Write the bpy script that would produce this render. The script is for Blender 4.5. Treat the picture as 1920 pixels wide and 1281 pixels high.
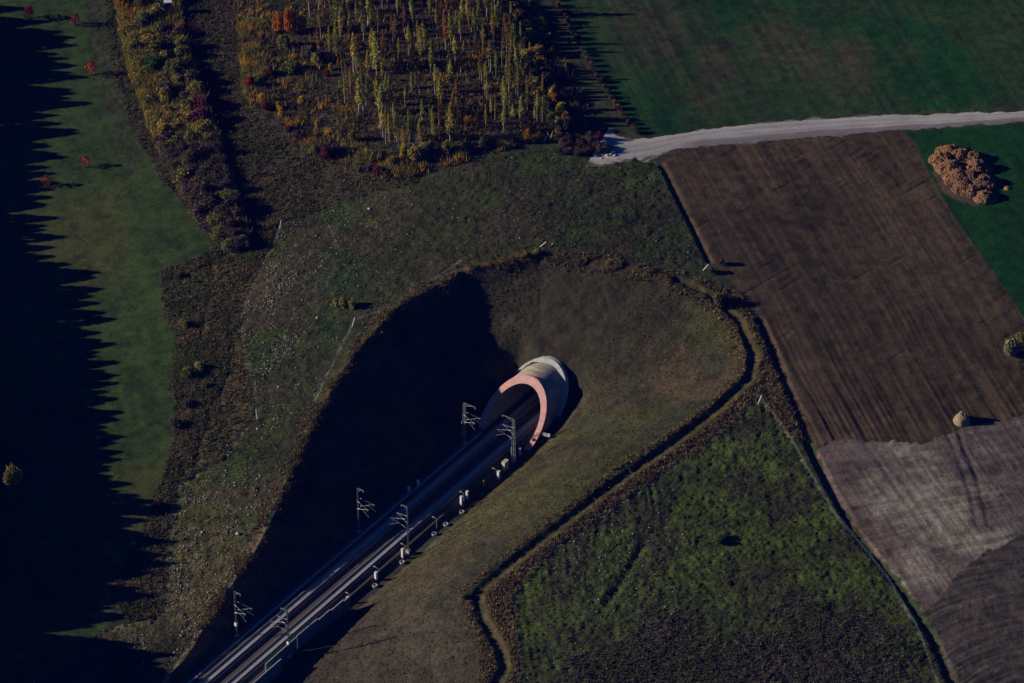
import bpy, math, random
import numpy as np
from mathutils import Vector, Matrix

# ------------------------------------------------------------------ reset
for o in list(bpy.data.objects):
    bpy.data.objects.remove(o)
S = bpy.context.scene
C = S.collection
rnd = random.Random(7)
RS = np.random.RandomState(11)

# ------------------------------------------------------------------ camera, sky, sun, exposure
TH = math.radians(34.5)
FPX = 6500.0
DC = 765.0
TGT = np.array([0.0, 0.0, 13.0])
SUN_EL, SUN_AZ = math.radians(17.0), math.radians(0.0)      # light travels towards +x
FWD = np.array([0, math.cos(TH), -math.sin(TH)])
UPV = np.array([0, math.sin(TH), math.cos(TH)])
RGT = np.array([1.0, 0, 0])
CAM = TGT - FWD * DC
cd = bpy.data.cameras.new("camera"); cam = bpy.data.objects.new("camera", cd); C.objects.link(cam)
cam.location = CAM; cam.rotation_euler = (math.pi / 2 - TH, 0, 0)
cd.sensor_width = 36; cd.lens = FPX / 1920 * 36; cd.clip_start = 5; cd.clip_end = 6000
S.camera = cam
S.render.resolution_x = 1024; S.render.resolution_y = 683
w = bpy.data.worlds.new("World"); S.world = w; w.use_nodes = True
nt = w.node_tree; nt.nodes.clear()
sky = nt.nodes.new("ShaderNodeTexSky"); sky.sky_type = 'NISHITA'; sky.sun_disc = False
sky.sun_elevation = SUN_EL; sky.sun_rotation = math.radians(-90); sky.altitude = 3000
sky.air_density = 0.7; sky.dust_density = 0.0; sky.ozone_density = 8.0
bg = nt.nodes.new("ShaderNodeBackground"); bg.inputs[1].default_value = 0.05
wo = nt.nodes.new("ShaderNodeOutputWorld")
tn = nt.nodes.new('ShaderNodeVectorMath'); tn.operation = 'MULTIPLY'; tn.inputs[1].default_value = (0.42, 0.88, 1.22)   # deep blue late-autumn sky
nt.links.new(sky.outputs[0], tn.inputs[0]); nt.links.new(tn.outputs[0], bg.inputs[0]); nt.links.new(bg.outputs[0], wo.inputs[0])
sd = bpy.data.lights.new("sun", 'SUN'); sd.energy = 5.0; sd.angle = math.radians(0.5); sd.color = (1.0, 0.90, 0.78)
sun = bpy.data.objects.new("sun", sd); C.objects.link(sun)
sdir = Vector((math.cos(SUN_EL) * math.cos(SUN_AZ), math.cos(SUN_EL) * math.sin(SUN_AZ), -math.sin(SUN_EL)))
sun.rotation_euler = sdir.to_track_quat('-Z', 'Y').to_euler(); sun.location = (-200, 0, 120)
S.view_settings.view_transform = 'Standard'; S.view_settings.look = 'None'
S.view_settings.exposure = 0.1; S.view_settings.gamma = 1.0

# air between the aircraft and the ground: a faint blue veil
_v = [(x, y, z) for z in (-22, 460) for (x, y) in ((-640, -720), (640, -720), (640, 760), (-640, 760))]
_me = bpy.data.meshes.new("haze"); _me.from_pydata(_v, [], [(0, 3, 2, 1), (4, 5, 6, 7), (0, 1, 5, 4), (1, 2, 6, 5), (2, 3, 7, 6), (3, 0, 4, 7)])
_hm = bpy.data.materials.new("haze"); _hm.use_nodes = True; _hm.node_tree.nodes.clear()
_pv = _hm.node_tree.nodes.new("ShaderNodeVolumePrincipled"); _pv.inputs['Color'].default_value = (0.02, 0.07, 1.0, 1); _pv.inputs['Density'].default_value = 2.6e-5
_mo = _hm.node_tree.nodes.new("ShaderNodeOutputMaterial"); _hm.node_tree.links.new(_pv.outputs[0], _mo.inputs['Volume'])
_me.materials.append(_hm); _ho = bpy.data.objects.new("haze", _me); C.objects.link(_ho); _ho['kind'] = 'stuff'; _ho['label'] = 'faint blue air between the aircraft and the ground'

# ------------------------------------------------------------------ helpers: layout
def ray(u, v):
    d = FWD * FPX + RGT * (u - 960) - UPV * (v - 640.5)
    return d / np.linalg.norm(d)
def at_z(u, v, z):
    d = ray(u, v); t = (z - CAM[2]) / d[2]; return CAM + d * t

KN = [(330,1270,1.0),(380,1186,2.0),(440,1090,3.8),(489,1017,5.3),(540,900,9.0),(600,770,12.6),(660,670,15.2),(740,580,18),
      (870,500,20.6),(1010,470,21.6),(1200,500,21),(1330,540,20),(1400,620,18.2),(1410,700,16.5),(1300,800,14.8),(1100,960,12.5),
      (900,1095,10.0),(920,1190,8.8),(930,1281,7.5),(930,1420,6),(220,1450,-0.2),
      (20,1250,1.5),(100,1000,4.5),(200,600,11),(200,200,17),(50,50,19),(20,500,12),(400,440,15.8),(447,600,14),(483,775,11),(325,920,6.8),(310,1150,2.2),
      (527,420,17.2),(500,100,20.5),(700,300,20.5),(960,0,25),(1060,250,22.5),(1250,300,22.2),(1500,400,21),(1750,600,17.5),
      (1900,800,14),(1900,0,28),(1400,0,26),(1500,850,14),(1424,750,16),(1300,1000,12),(1200,1250,8.4),(1700,1200,9.5),(1900,1270,8.5),(1600,1000,12)]
KP = np.array([at_z(*k)[:2] for k in KN]); KZ = np.array([k[2] for k in KN], float)
def tps_k(r2):
    return 0.5 * r2 * np.log(r2 + 1e-9)
_n = len(KP); SC = 100.0
_A = np.zeros((_n + 3, _n + 3)); _d = KP[:, None, :] / SC - KP[None, :, :] / SC
_A[:_n, :_n] = tps_k((_d ** 2).sum(-1)) + np.eye(_n) * 0.002
_A[:_n, _n] = 1; _A[:_n, _n + 1:] = KP / SC; _A[_n, :_n] = 1; _A[_n + 1:, :_n] = (KP / SC).T
_w = np.linalg.solve(_A, np.concatenate([KZ, np.zeros(3)]))
def P(x, y):
    x = np.asarray(x, float); y = np.asarray(y, float)
    r = np.sqrt((x / 190) ** 2 + ((y - 15) / 210) ** 2); k = 1 / np.maximum(1, r)
    xs = x * k / SC; ys = (15 + (y - 15) * k) / SC
    out = _w[_n] + _w[_n + 1] * xs + _w[_n + 2] * ys
    for i in range(_n):
        out = out + _w[i] * tps_k((xs - KP[i, 0] / SC) ** 2 + (ys - KP[i, 1] / SC) ** 2)
    return out

# track frame: origin on the centre line, A = along (away), B = across (to the right)
_l0 = at_z(380.6, 1281, 0)[:2]; _l1 = at_z(931.7, 807, 0)[:2]
A2 = (_l1 - _l0) / np.linalg.norm(_l1 - _l0); B2 = np.array([A2[1], -A2[0]])
O2 = _l0 + B2 * 2.35
def ab(x, y):
    dx = np.asarray(x) - O2[0]; dy = np.asarray(y) - O2[1]
    return dx * A2[0] + dy * A2[1], dx * B2[0] + dy * B2[1]
def tw(a, b, z=0.0):
    p = O2 + A2 * a + B2 * b; return Vector((p[0], p[1], z))
TROT = math.atan2(A2[1], A2[0])
FLOOR = -0.55
_pm = at_z(952, 814, 0); A0 = float(ab(_pm[0], _pm[1])[0]) - 0.5
SHEAR = 1.03; ZC = 2.3; RO = 7.45; RB = 7.12; BO = 0.28

def seg_dist(x, y, pts):
    best = np.full(np.shape(x), 1e9)
    for (p, q) in zip(pts[:-1], pts[1:]):
        d = q - p; L2 = (d ** 2).sum() + 1e-9
        t = np.clip(((x - p[0]) * d[0] + (y - p[1]) * d[1]) / L2, 0, 1)
        best = np.minimum(best, np.hypot(x - p[0] - t * d[0], y - p[1] - t * d[1]))
    return best
def in_poly(x, y, pts):
    ins = np.zeros(np.shape(x), bool); n = len(pts)
    for i in range(n):
        x1, y1 = pts[i]; x2, y2 = pts[(i + 1) % n]
        if y1 == y2: continue
        c = ((y1 > y) != (y2 > y)) & (x < (x2 - x1) * (y - y1) / (y2 - y1) + x1)
        ins ^= c
    return ins
def onP(u, v):
    zs = np.linspace(45, -4, 500); d = ray(u, v)
    t = (zs - CAM[2]) / d[2]; X = CAM[0] + d[0] * t; Y = CAM[1] + d[1] * t
    k = int(np.argmax(P(X, Y) >= zs)); return np.array([X[k], Y[k]])
RIMPX = [(150,1560),(250,1400),(330,1270),(380,1186),(440,1090),(489,1017),(540,900),(600,770),(660,670),(740,580),(870,508),(1010,478),(1200,505),
         (1310,540),(1385,610),(1400,690),(1340,755),(1230,830),(1100,930),(960,1040),(885,1105),(905,1190),(920,1281),(925,1420),(925,1560)]
RIM = [onP(*p) for p in RIMPX]
FA1 = A0 + 1.0
def dfloor(a, b):
    da = np.maximum(0, a - FA1); db = np.maximum(0, np.abs(b) - 8.4)
    return np.hypot(da, db)
DITCHPX = [(1270,525),(1330,552),(1385,600),(1412,665),(1405,710),(1350,762),(1250,838),(1150,908),(1050,985),(950,1062),(893,1112),(905,1160),(938,1215),(946,1250),(925,1300),(900,1400)]
DITCH = [onP(*p) for p in DITCHPX]
DITCH2 = [onP(*p) for p in [(1195,300),(1240,308),(1330,490)]]
DITCH3 = [onP(*p) for p in [(1425,600),(1450,660),(1480,735),(1525,850),(1600,995),(1680,1090),(1745,1190),(1790,1290),(1820,1400)]]
FENA = [onP(*p) for p in [(527,425),(500,478),(462,560),(447,600),(465,690),(483,775),(420,860),(330,915),(318,1020),(308,1150)]]
FENB = [onP(*p) for p in [(865,488),(740,574),(663,600),(590,750),(535,885),(520,945),(470,1040),(380,1175),(310,1275),(240,1400)]]
FENC = [onP(*p) for p in [(1426,748),(1300,850),(1170,940),(1040,1028),(985,1075),(966,1120),(968,1180),(974,1230),(966,1285),(950,1400)]]
FEND = [onP(*p) for p in [(1426,748),(1480,820),(1525,900),(1560,960),(1660,1080),(1720,1180),(1760,1290)]]
def sm(e0, e1, x):
    t = np.clip((x - e0) / (e1 - e0), 0, 1); return t * t * (3 - 2 * t)
def vdip(d, depth, half):
    return -depth * np.clip(1 - d / half, 0, 1) ** 0.8
def Hm(x, y):
    """macro height of the ground"""
    x = np.asarray(x, float); y = np.asarray(y, float)
    p = P(x, y); a, b = ab(x, y)
    ins = in_poly(x, y, RIM)
    dr = seg_dist(x, y, RIM); df = dfloor(a, b)
    t = df / (df + dr + 1e-6)
    right = np.clip((b - 2) / 10, 0, 1) * np.clip((A0 + 6 - a) / 12, 0, 1)
    lin = t; cvx = 1 - (1 - t) ** 1.6
    back = np.clip((a - A0) / 10, 0, 1) * np.clip(1 - np.abs(b) / 16, 0, 1)
    back = np.clip((a - A0) / 8, 0, 1) * sm(-26, -4, b) * (1 - sm(14, 40, b))
    mix = np.clip(right, 0, 1)
    pr = lin * (1 - mix) + cvx * mix
    pr = pr * (1 - back) + (1 - (1 - t) ** 1.36) * back
    lo = FLOOR - .60 * sm(4.9, 5.6, b) * (1 - sm(-3, 4, a - A0))          # the verge right of the tracks lies lower than the track bed
    z = np.where(ins, lo + (p - lo) * pr, p)
    z = np.where(df <= 0, np.minimum(z, lo), z)
    z = z - 2.0 * np.exp(-((np.abs(b - BO) - 7.0) / 3.0) ** 2) * sm(2, 8, a - A0) * (1 - sm(14, 21, a - A0)) * (z > FLOOR + .3)
    z = z + vdip(seg_dist(x, y, DITCH), .62, 1.25) + vdip(seg_dist(x, y, DITCH2), 0.5, 1.0) + vdip(seg_dist(x, y, DITCH3), 0.7, 1.3)
    return z
def W(u, v):
    """world point of the ground seen at a place of the photograph (layout only)"""
    zs = np.linspace(45, -4, 700); d = ray(u, v)
    t = (zs - CAM[2]) / d[2]; X = CAM[0] + d[0] * t; Y = CAM[1] + d[1] * t
    h = Hm(X, Y); k = int(np.argmax(h >= zs)); return Vector((X[k], Y[k], h[k]))
def gz(x, y): return float(Hm(np.array([x]), np.array([y]))[0])

# ------------------------------------------------------------------ numpy noise
_LAT = RS.rand(512, 512)
def vnoise(x, y, sc, seed=0):
    x = np.asarray(x) / sc + seed * 37.13 + 1000; y = np.asarray(y) / sc + seed * 91.7 + 1000
    xi = np.floor(x).astype(int); yi = np.floor(y).astype(int); fx = x - xi; fy = y - yi
    fx = fx * fx * (3 - 2 * fx); fy = fy * fy * (3 - 2 * fy)
    g = lambda i, j: _LAT[i % 512, j % 512]
    return (g(xi, yi) * (1 - fx) + g(xi + 1, yi) * fx) * (1 - fy) + (g(xi, yi + 1) * (1 - fx) + g(xi + 1, yi + 1) * fx) * fy
def fbm(x, y, sc, n=4, seed=0):
    s = 0; amp = 1; tot = 0
    for i in range(n):
        s = s + amp * vnoise(x, y, sc / 2 ** i, seed + i); tot += amp; amp *= 0.55
    return s / tot
def sm(e0, e1, x):
    t = np.clip((x - e0) / (e1 - e0), 0, 1); return t * t * (3 - 2 * t)

# ------------------------------------------------------------------ helpers: objects
def tag(o, label=None, cat=None, group=None, kind=None):
    if label: o['label'] = label
    if cat: o['category'] = cat
    if group: o['group'] = group
    if kind: o['kind'] = kind
    return o
def thing(name, label, cat, loc=(0, 0, 0), rz=0, group=None):
    o = bpy.data.objects.new(name, None); C.objects.link(o); o.location = loc; o.rotation_euler = (0, 0, rz)
    o.empty_display_size = 0.2
    return tag(o, label, cat, group)
def link(name, me, parent=None, mat=None):
    if mat and not me.materials: me.materials.append(mat)
    o = bpy.data.objects.new(name, me); C.objects.link(o)
    if parent: o.parent = parent
    return o
def copy_tree(o, parent=None):
    c = o.copy(); C.objects.link(c); c.parent = parent
    for ch in list(KIDS.get(o.name, [])):
        cc = copy_tree(ch, c); KIDS.setdefault(c.name, []).append(cc)
    return c
KIDS = {}
def part(name, me, parent, mat=None):
    o = link(name, me, parent, mat); KIDS.setdefault(parent.name, []).append(o); return o

class MB:
    def __init__(s): s.v = []; s.f = []
    def add(s, v, f):
        k = len(s.v); s.v += [tuple(p) for p in v]; s.f += [tuple(i + k for i in q) for q in f]; return s
    def box(s, c, d, rz=0, M=None):
        x, y, z = (q / 2 for q in d); cs, sn = math.cos(rz), math.sin(rz); vs = []
        for k in (-z, z):
            for (i, j) in ((-x, -y), (x, -y), (x, y), (-x, y)):
                vs.append((c[0] + i * cs - j * sn, c[1] + i * sn + j * cs, c[2] + k))
        return s.add(vs, [(0, 3, 2, 1), (4, 5, 6, 7), (0, 1, 5, 4), (1, 2, 6, 5), (2, 3, 7, 6), (3, 0, 4, 7)])
    def tube(s, p, q, r0, r1=None, n=6, cap=True):
        r1 = r0 if r1 is None else r1; p = Vector(p); q = Vector(q); d = (q - p)
        if d.length < 1e-6: return s
        m = d.to_track_quat('Z', 'Y').to_matrix(); vs = []
        for (c, r) in ((p, r0), (q, r1)):
            for i in range(n):
                t = 2 * math.pi * i / n; vs.append(c + m @ Vector((r * math.cos(t), r * math.sin(t), 0)))
        fs = [(i, (i + 1) % n, n + (i + 1) % n, n + i) for i in range(n)]
        if cap: fs += [tuple(range(n))[::-1], tuple(range(n, 2 * n))]
        return s.add(vs, fs)
    def build(s, name):
        me = bpy.data.meshes.new(name); me.from_pydata(s.v, [], s.f); me.update(); return me

def np_mesh(name, V, F, smooth=False):
    """V (n,3), F (m,k) constant k"""
    me = bpy.data.meshes.new(name); k = F.shape[1]
    me.vertices.add(len(V)); me.vertices.foreach_set('co', V.astype(np.float32).ravel())
    me.loops.add(F.size); me.loops.foreach_set('vertex_index', F.astype(np.int32).ravel())
    me.polygons.add(len(F)); me.polygons.foreach_set('loop_start', np.arange(0, F.size, k, dtype=np.int32))
    me.update(calc_edges=True)
    me.polygons.foreach_set('use_smooth', np.full(len(F), smooth)); return me
def vcol(me, col, dom='POINT'):
    at = me.color_attributes.new('Col', 'FLOAT_COLOR', dom)
    c = np.ones((len(col), 4), np.float32); c[:, :col.shape[1]] = col; at.data.foreach_set('color', c.ravel())

# ------------------------------------------------------------------ materials
def newmat(name):
    m = bpy.data.materials.new(name); m.use_nodes = True; n = m.node_tree.nodes; b = n['Principled BSDF']
    b.inputs['Roughness'].default_value = 0.85; b.inputs['Specular IOR Level'].default_value = 0.15
    return m, m.node_tree, b
def simple(name, col, var=0.25, sc=3.0, rough=0.85, metal=0.0, bump=0.0, spec=0.15):
    m, t, b = newmat(name); L = t.links
    tc = t.nodes.new('ShaderNodeTexCoord'); no = t.nodes.new('ShaderNodeTexNoise'); no.inputs['Scale'].default_value = sc; no.inputs['Detail'].default_value = 6
    L.new(tc.outputs['Object'], no.inputs['Vector'])
    mr = t.nodes.new('ShaderNodeMapRange'); mr.inputs['From Min'].default_value = 0.25; mr.inputs['From Max'].default_value = 0.75
    mr.inputs['To Min'].default_value = 1 - var; mr.inputs['To Max'].default_value = 1 + var
    mx = t.nodes.new('ShaderNodeVectorMath'); mx.operation = 'SCALE'; mx.inputs[0].default_value = col
    L.new(no.outputs['Fac'], mr.inputs['Value']); L.new(mr.outputs['Result'], mx.inputs['Scale']); L.new(mx.outputs[0], b.inputs['Base Color'])
    b.inputs['Roughness'].default_value = rough; b.inputs['Metallic'].default_value = metal; b.inputs['Specular IOR Level'].default_value = spec
    if bump:
        bp = t.nodes.new('ShaderNodeBump'); bp.inputs['Strength'].default_value = bump; bp.inputs['Distance'].default_value = 0.1
        L.new(no.outputs['Fac'], bp.inputs['Height']); L.new(bp.outputs[0], b.inputs['Normal'])
    return m
def attr_mat(name, objcol=False, var=0.3, sc=1.2, bump=0.0, transl=0.0, bdist=0.15):
    """colour attribute times fine noise (times the object's own colour)"""
    m, t, b = newmat(name); L = t.links
    a = t.nodes.new('ShaderNodeAttribute'); a.attribute_name = 'Col'
    src = a.outputs['Color']
    if objcol:
        oi = t.nodes.new('ShaderNodeObjectInfo'); mu = t.nodes.new('ShaderNodeVectorMath'); mu.operation = 'MULTIPLY'
        L.new(src, mu.inputs[0]); L.new(oi.outputs['Color'], mu.inputs[1]); src = mu.outputs[0]
    if var:
        g = t.nodes.new('ShaderNodeNewGeometry'); no = t.nodes.new('ShaderNodeTexNoise'); no.inputs['Scale'].default_value = sc; no.inputs['Detail'].default_value = 5; no.inputs['Roughness'].default_value = 0.7
        L.new(g.outputs['Position'], no.inputs['Vector'])
        mr = t.nodes.new('ShaderNodeMapRange'); mr.inputs['From Min'].default_value = 0.3; mr.inputs['From Max'].default_value = 0.7
        mr.inputs['To Min'].default_value = 1 - var; mr.inputs['To Max'].default_value = 1 + var
        mx = t.nodes.new('ShaderNodeVectorMath'); mx.operation = 'SCALE'
        L.new(no.outputs['Fac'], mr.inputs['Value']); L.new(src, mx.inputs[0]); L.new(mr.outputs['Result'], mx.inputs['Scale']); src = mx.outputs[0]
        if bump:
            bp = t.nodes.new('ShaderNodeBump'); bp.inputs['Strength'].default_value = bump; bp.inputs['Distance'].default_value = bdist
            L.new(no.outputs['Fac'], bp.inputs['Height']); L.new(bp.outputs[0], b.inputs['Normal'])
    L.new(src, b.inputs['Base Color'])
    if transl:
        tr = t.nodes.new('ShaderNodeBsdfTranslucent'); ms = t.nodes.new('ShaderNodeMixShader'); ms.inputs[0].default_value = transl
        L.new(src, tr.inputs['Color']); L.new(b.outputs[0], ms.inputs[1]); L.new(tr.outputs[0], ms.inputs[2])
        L.new(ms.outputs[0], t.nodes['Material Output'].inputs['Surface'])
    return m
M = {}
M['ground'] = attr_mat('ground', var=0.5, sc=2.2, bump=0.6, bdist=0.14)
M['road'] = attr_mat('dirt_road', var=0.16, sc=1.5, bump=0.25)
M['leaf'] = attr_mat('leaves', objcol=True, var=0, transl=0.22)
M['tuft'] = attr_mat('dry_grass_blades', var=0, transl=0.2)
M['stone'] = attr_mat('stones', var=0.2, sc=6)
M['bark'] = simple('bark', (0.09, 0.07, 0.055), 0.3, 6)
M['birchbark'] = simple('birch_bark', (0.42, 0.38, 0.34), 0.35, 5)
M['concrete'] = simple('concrete', (0.36, 0.34, 0.31), 0.3, 0.9, bump=0.2)
M['slab'] = simple('slab_concrete', (0.37, 0.35, 0.34), 0.22, 1.4, bump=0.15)
M['gravel'] = simple('ballast', (0.105, 0.085, 0.072), 0.45, 7, bump=0.6)
M['barrel'] = simple('weathered_concrete', (0.44, 0.38, 0.29), 0.45, 0.6, bump=0.3)
def barrel_mat():
    m, t, b = newmat('board_marked_concrete'); L = t.links; N = t.nodes.new
    tc = N('ShaderNodeTexCoord'); mp = N('ShaderNodeMapping'); mp.inputs['Scale'].default_value = (2.2, .22, .22)
    n1 = N('ShaderNodeTexNoise'); n1.inputs['Scale'].default_value = 1.6; n1.inputs['Detail'].default_value = 7; n2 = N('ShaderNodeTexNoise'); n2.inputs['Scale'].default_value = .35; n2.inputs['Detail'].default_value = 6
    L.new(tc.outputs['Object'], mp.inputs['Vector']); L.new(mp.outputs[0], n1.inputs['Vector']); L.new(tc.outputs['Object'], n2.inputs['Vector'])
    sx = N('ShaderNodeSeparateXYZ'); L.new(tc.outputs['Object'], sx.inputs[0])
    md = N('ShaderNodeMath'); md.operation = 'MODULO'; md.inputs[1].default_value = 2.5; L.new(sx.outputs['X'], md.inputs[0])
    ls = N('ShaderNodeMath'); ls.operation = 'LESS_THAN'; ls.inputs[1].default_value = .09; L.new(md.outputs[0], ls.inputs[0])
    r1 = N('ShaderNodeMapRange'); r1.inputs['From Min'].default_value = .3; r1.inputs['From Max'].default_value = .7; r1.inputs['To Min'].default_value = .55; r1.inputs['To Max'].default_value = 1.25; L.new(n1.outputs['Fac'], r1.inputs['Value'])
    r2 = N('ShaderNodeMapRange'); r2.inputs['From Min'].default_value = .3; r2.inputs['From Max'].default_value = .7; r2.inputs['To Min'].default_value = .75; r2.inputs['To Max'].default_value = 1.2; L.new(n2.outputs['Fac'], r2.inputs['Value'])
    r3 = N('ShaderNodeMapRange'); r3.inputs['To Min'].default_value = 1; r3.inputs['To Max'].default_value = .6; L.new(ls.outputs[0], r3.inputs['Value'])
    p1 = N('ShaderNodeMath'); p1.operation = 'MULTIPLY'; L.new(r1.outputs[0], p1.inputs[0]); L.new(r2.outputs[0], p1.inputs[1])
    p2 = N('ShaderNodeMath'); p2.operation = 'MULTIPLY'; L.new(p1.outputs[0], p2.inputs[0]); L.new(r3.outputs[0], p2.inputs[1])
    mx = N('ShaderNodeVectorMath'); mx.operation = 'SCALE'; mx.inputs[0].default_value = (.44, .38, .29); L.new(p2.outputs[0], mx.inputs['Scale']); L.new(mx.outputs[0], b.inputs['Base Color'])
    return m
M['barrel'] = barrel_mat()
M['collar'] = simple('pale_concrete', (0.40, 0.40, 0.37), 0.2, 1.2, bump=0.2)
M['steel'] = simple('rail_steel', (0.30, 0.26, 0.23), 0.2, 5, rough=0.45, metal=0.6, spec=0.5)
M['galv'] = simple('galvanised_steel', (0.25, 0.275, 0.26), 0.15, 5, rough=0.55, metal=0.15, spec=0.4)
M['greensteel'] = simple('grey_green_steel', (0.14, 0.17, 0.15), 0.2, 5, rough=0.6, spec=0.3)
M['white'] = simple('white_paint', (0.72, 0.71, 0.68), 0.08, 3, rough=0.6)
M['cream'] = simple('cream_paint', (0.55, 0.56, 0.40), 0.1, 3, rough=0.6)
M['yellow'] = simple('yellow_paint', (0.65, 0.50, 0.06), 0.1, 3)
M['ceramic'] = simple('insulator_glaze', (0.60, 0.56, 0.50), 0.1, 4, rough=0.3, spec=0.5)
M['teal'] = simple('teal_panels', (0.10, 0.17, 0.19), 0.2, 1.2)
M['wood'] = simple('weathered_wood', (0.26, 0.22, 0.17), 0.3, 5)
M['blue'] = simple('blue_boards', (0.05, 0.10, 0.22), 0.25, 4)
M['dark'] = simple('tunnel_lining', (0.22, 0.20, 0.20), 0.3, 0.8)
M['black'] = simple('dark_plate', (0.02, 0.02, 0.02), 0.2, 2)

def brick_mat():
    m, t, b = newmat('pink_stone_facing'); L = t.links
    tc = t.nodes.new('ShaderNodeTexCoord'); br = t.nodes.new('ShaderNodeTexBrick')
    mp = t.nodes.new('ShaderNodeMapping'); mp.inputs['Rotation'].default_value = (math.pi / 2, 0, 0)
    L.new(tc.outputs['Object'], mp.inputs['Vector'])
    br.inputs['Color1'].default_value = (0.56, 0.255, 0.225, 1); br.inputs['Color2'].default_value = (0.62, 0.33, 0.28, 1); br.inputs['Mortar'].default_value = (0.60, 0.42, 0.36, 1)
    br.inputs['Scale'].default_value = 1.6; br.inputs['Mortar Size'].default_value = 0.03; br.inputs['Brick Width'].default_value = 0.7; br.inputs['Row Height'].default_value = 0.35
    L.new(mp.outputs[0], br.inputs['Vector'])
    no = t.nodes.new('ShaderNodeTexNoise'); no.inputs['Scale'].default_value = 0.8; no.inputs['Detail'].default_value = 6; L.new(tc.outputs['Object'], no.inputs['Vector'])
    mr = t.nodes.new('ShaderNodeMapRange'); mr.inputs['To Min'].default_value = 0.72; mr.inputs['To Max'].default_value = 1.25
    mx = t.nodes.new('ShaderNodeVectorMath'); mx.operation = 'SCALE'
    L.new(no.outputs['Fac'], mr.inputs['Value']); L.new(br.outputs['Color'], mx.inputs[0]); L.new(mr.outputs['Result'], mx.inputs['Scale']); L.new(mx.outputs[0], b.inputs['Base Color'])
    return m
M['pink'] = brick_mat()

# ------------------------------------------------------------------ ground sheet
def PW(px): return [np.array(W(*p)[:2]) for p in px]
Z = {
 'meadow': PW([(-60,-60),(165,-60),(205,120),(250,250),(300,335),(392,435),(398,462),(380,478),(302,508),(303,570),(328,640),(322,720),(332,800),(300,900),(272,985),(215,1075),(190,1180),(-60,1340)]),
 'strip': PW([(150,-60),(190,-60),(225,150),(262,320),(240,322),(205,220),(180,130)]),
 'rough': PW([(302,508),(380,478),(398,462),(392,440),(440,430),(520,418),(500,478),(462,560),(447,600),(465,690),(483,775),(420,860),(330,915),(318,1020),(308,1150),(240,1170),(205,1110),(270,990),(302,900),(332,800),(322,720),(328,640),(303,570)]),
 'tan': PW([(500,478),(462,560),(447,600),(465,690),(483,775),(420,860),(345,925),(335,1000),(322,1090),(290,1100),(318,980),(350,880),(385,800),(415,730),(430,680),(428,600),(455,540),(480,490)]),
 'mound': PW([(527,420),(600,395),(760,345),(900,300),(1070,270),(1130,300),(1235,305),(1270,400),(1325,500),(1200,495),(1010,470),(870,500),(740,578),(663,600),(540,900),(440,1090),(330,1270),(250,1400),(0,1330),(190,1180),(240,1170),(308,1150),(318,1020),(330,915),(420,860),(483,775),(465,690),(447,600),(462,560),(500,478)]),
 'wood': PW([(430,-60),(450,80),(455,170),(500,250),(600,300),(700,335),(770,335),(900,296),(1060,252),(1120,235),(1080,160),(1030,60),(960,-60)]),
 'hedge': PW([(190,-60),(460,-60),(520,80),(560,170),(700,250),(780,300),(790,340),(600,395),(527,420),(440,430),(392,435),(300,335),(250,250),(205,120)]),
 'wheat': PW([(1010,-60),(1040,0),(1110,120),(1185,250),(1210,258),(1350,238),(1600,214),(2000,196),(2000,-60)]),
 'lane': PW([(960,-60),(1030,-60),(1040,0),(1110,120),(1185,250),(1150,262),(1120,235),(1075,170),(1030,60)]),
 'green2': PW([(1690,248),(2000,226),(2000,680),(1915,592),(1870,520),(1800,425),(1745,330),(1715,270)]),
 'plough': PW([(1238,306),(1262,282),(1340,268),(1420,262),(1520,253),(1690,242),(1715,270),(1745,330),(1800,425),(1870,520),(1915,592),(2000,680),(2000,760),(1915,782),(1825,800),(1780,815),(1730,830),(1640,828),(1560,826),(1535,835),(1518,835),(1470,730),(1430,640),(1390,545),(1330,490)]),
 'bare': PW([(1535,832),(1560,826),(1640,828),(1730,830),(1780,815),(1825,800),(2000,760),(2000,960),(1900,1010),(1820,1055),(1760,1120),(1740,1150),(1690,1090),(1600,985),(1545,900)]),
 'plough2': PW([(1740,1150),(1760,1120),(1820,1055),(1900,1010),(2000,960),(2000,1400),(1800,1400),(1790,1290)]),
 'tri': PW([(1426,748),(1480,820),(1530,900),(1600,1000),(1680,1090),(1745,1190),(1790,1290),(1820,1400),(960,1400),(966,1281),(974,1230),(968,1180),(966,1120),(985,1075),(1040,1028),(1170,940),(1300,850)]),
 'scrub': PW([(1050,1320),(1085,1255),(1140,1200),(1220,1165),(1250,1130),(1290,1145),(1330,1175),(1390,1180),(1450,1160),(1500,1120),(1540,1105),(1600,1130),(1700,1170),(1760,1290),(1760,1400),(1050,1400)]),
 'brown': PW([(1330,540),(1385,545),(1430,640),(1470,730),(1518,835),(1480,820),(1426,748),(1300,850),(1040,1028),(966,1120),(974,1230),(950,1400),(900,1400),(893,1112),(1050,980),(1400,700),(1400,620)]),
 'sand': PW([(200,1105),(235,1090),(262,1130),(268,1160),(225,1170)]),
 'roadbed': PW([(1143,238),(1158,256),(1184,264),(1212,259),(1300,246),(1400,233),(1500,225),(1600,219),(1700,216),(1800,212),(1920,208),(2050,203),(2050,222),(1920,229),(1720,242),(1620,250),(1520,257),(1420,266),(1340,272),(1262,282),(1212,303),(1150,306),(1098,313)]),
 'heapbase': PW([(1745,300),(1755,345),(1790,375),(1840,385),(1870,378),(1860,360),(1800,330),(1760,290)]),
}
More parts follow.
